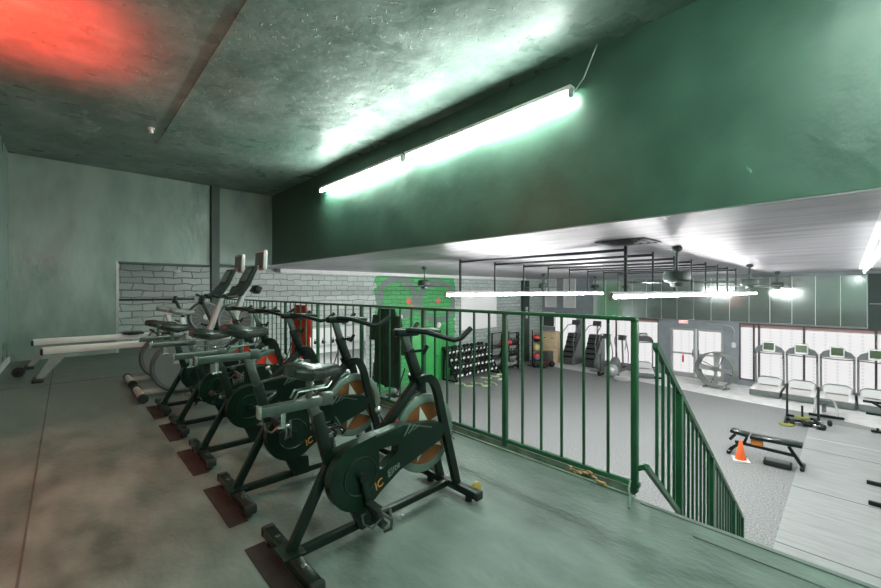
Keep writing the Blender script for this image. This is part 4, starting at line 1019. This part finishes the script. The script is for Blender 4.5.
MB().box((.1,0,.40), (.42,.34,.07), (0,.06,0), bev=.02).build('pad', 'bluegreen', t); MB().box((-.36,0,.04), (.08,.75,.07), bev=.015).build('foot', 'black', t); MB().box((.3,0,.2), (.05,.1,.38)).build('leg', 'grey', t)
# racks at the right edge of the view
t = thing('squat_rack', 'black squat rack whose base feet reach in at the right edge', 'rack', (10.6, -.22, .012))
for x in (-.52,.54):
    MB().box((x,-.75,.04), (.07,1.5,.07), bev=.008).build('base_foot', 'black', t)
    MB().box((x,-1.35,1.2), (.07,.07,2.3)).build('upright', 'black', t)
MB().box((0,-1.35,2.3), (1.1,.07,.07)).build('crossbar', 'black', t); MB().box((0,-1.35,.04), (1.06,.07,.07)).build('base_bar', 'black', t)
t = thing('incline_press', 'black steel press machine cut off by the right edge, before the treadmills', 'machine', (16.0, -.40, .012), 0)
m = MB(); m.bar((.2,.15,.62), (.2,-1.4,.62), .06, .06); m.bar((-.3,.10,.40), (-.3,-1.4,.40), .06, .06); m.bar((.2,-.02,.62), (-.3,-.5,.40), .05); m.bar((.2,-.9,.03), (.2,-.9,.6), .06); m.bar((-.3,-.9,.03), (-.3,-.9,.4), .06); m.bar((-.7,-.9,.05), (.5,-.9,.05), .07); m.build('frame', 'black', t)
MB().box((-.1,-.9,.72), (.9,.28,.07), (0,.2,0), bev=.02).build('pad', 'blackgloss', t)
m = MB(); m.bar((-.75,.02,.05), (-.75,-.9,.05), .06); m.bar((-.75,-.1,.03), (-.75,-.1,.14), .05); m.build('front_foot', 'black', t)
# ball ladder and plates seen through the balusters near the brick wall
t = thing('ball_ladder', 'slim leaning rack of small black balls before the brick opening', 'ball rack', (7.55, 11.3, 0))
m = MB(); m.bar((0,0,0), (.12,.05,1.25), .035); m.bar((.22,0,0), (.34,.05,1.25), .035)
for i in range(5): m.bar((.03+.022*i,.01,.25+.22*i), (.25+.022*i,.01,.25+.22*i), .025)
m.build('ladder', 'black', t)
for i in range(3): ball('small_ball', (7.5+.05*i, 11.12, .55+.27*i), .09, 'blackrub', ['black ball lowest on the slim leaning rack','black ball in the middle of the slim leaning rack','black ball highest on the slim leaning rack'][i])
t = thing('weight_tree', 'short upright stack of grey plates left of the green door', 'plate tree', (8.5, 11.2, 0))
MB().box((0,0,.65), (.06,.06,1.3)).build('post', 'black', t); MB().box((0,0,.02), (.5,.5,.04)).build('base', 'black', t)
for i in range(5): MB().cyl((0,-.18,.18+.25*i), (0,-.04,.18+.25*i), .15-.012*i).build('plate', 'grey', t)
# white bench with black weights in the room beyond
t = thing('white_ledge', 'long white ledge at the end of the room beyond the brick wall', 'ledge', (9.5, 22.0, 0))
MB().box((0,0,.52), (9,.55,.08)).build('top', 'white', t); MB().box((0,.1,.24), (9,.3,.48)).build('front', 'vent', t)
kk = 0
for x in (9.6,10.1,10.7,11.2,11.8,12.4,12.9,8.9,8.3,7.7):
    bell(x, 21.9, .562, 'blackrub', 'black kettlebell on the white ledge in the room beyond', 'kettlebells on the white ledge')

# ------------------------------------------------------------------ camera, world, colour
w = bpy.data.worlds.new('World'); SC.world = w; w.use_nodes = True
bg = w.node_tree.nodes['Background']; bg.inputs[0].default_value = (.75,.82,.85,1); bg.inputs[1].default_value = .6
cam = bpy.data.cameras.new('Camera'); co = bpy.data.objects.new('Camera', cam); COL.objects.link(co); SC.camera = co
cam.sensor_width = 36; cam.lens = 391.6*36/881; cam.shift_y = -3/881; cam.clip_start = .03; cam.clip_end = 200
yaw = math.atan(374.5/391.6)
co.location = (0,0,EYE); co.rotation_euler = (PI/2, 0, -yaw)
vs = SC.view_settings; vs.view_transform = 'Standard'; vs.look = 'None'; vs.gamma = 1; vs.use_curve_mapping = False; vs.exposure = EXPO
SC.cycles.max_bounces = 8; SC.cycles.diffuse_bounces = 5; SC.cycles.glossy_bounces = 4; SC.cycles.use_denoising = True
SC.cycles.sample_clamp_indirect = 6; SC.cycles.blur_glossy = .6
for o in SC.objects:
    if o.type == 'LIGHT': pass
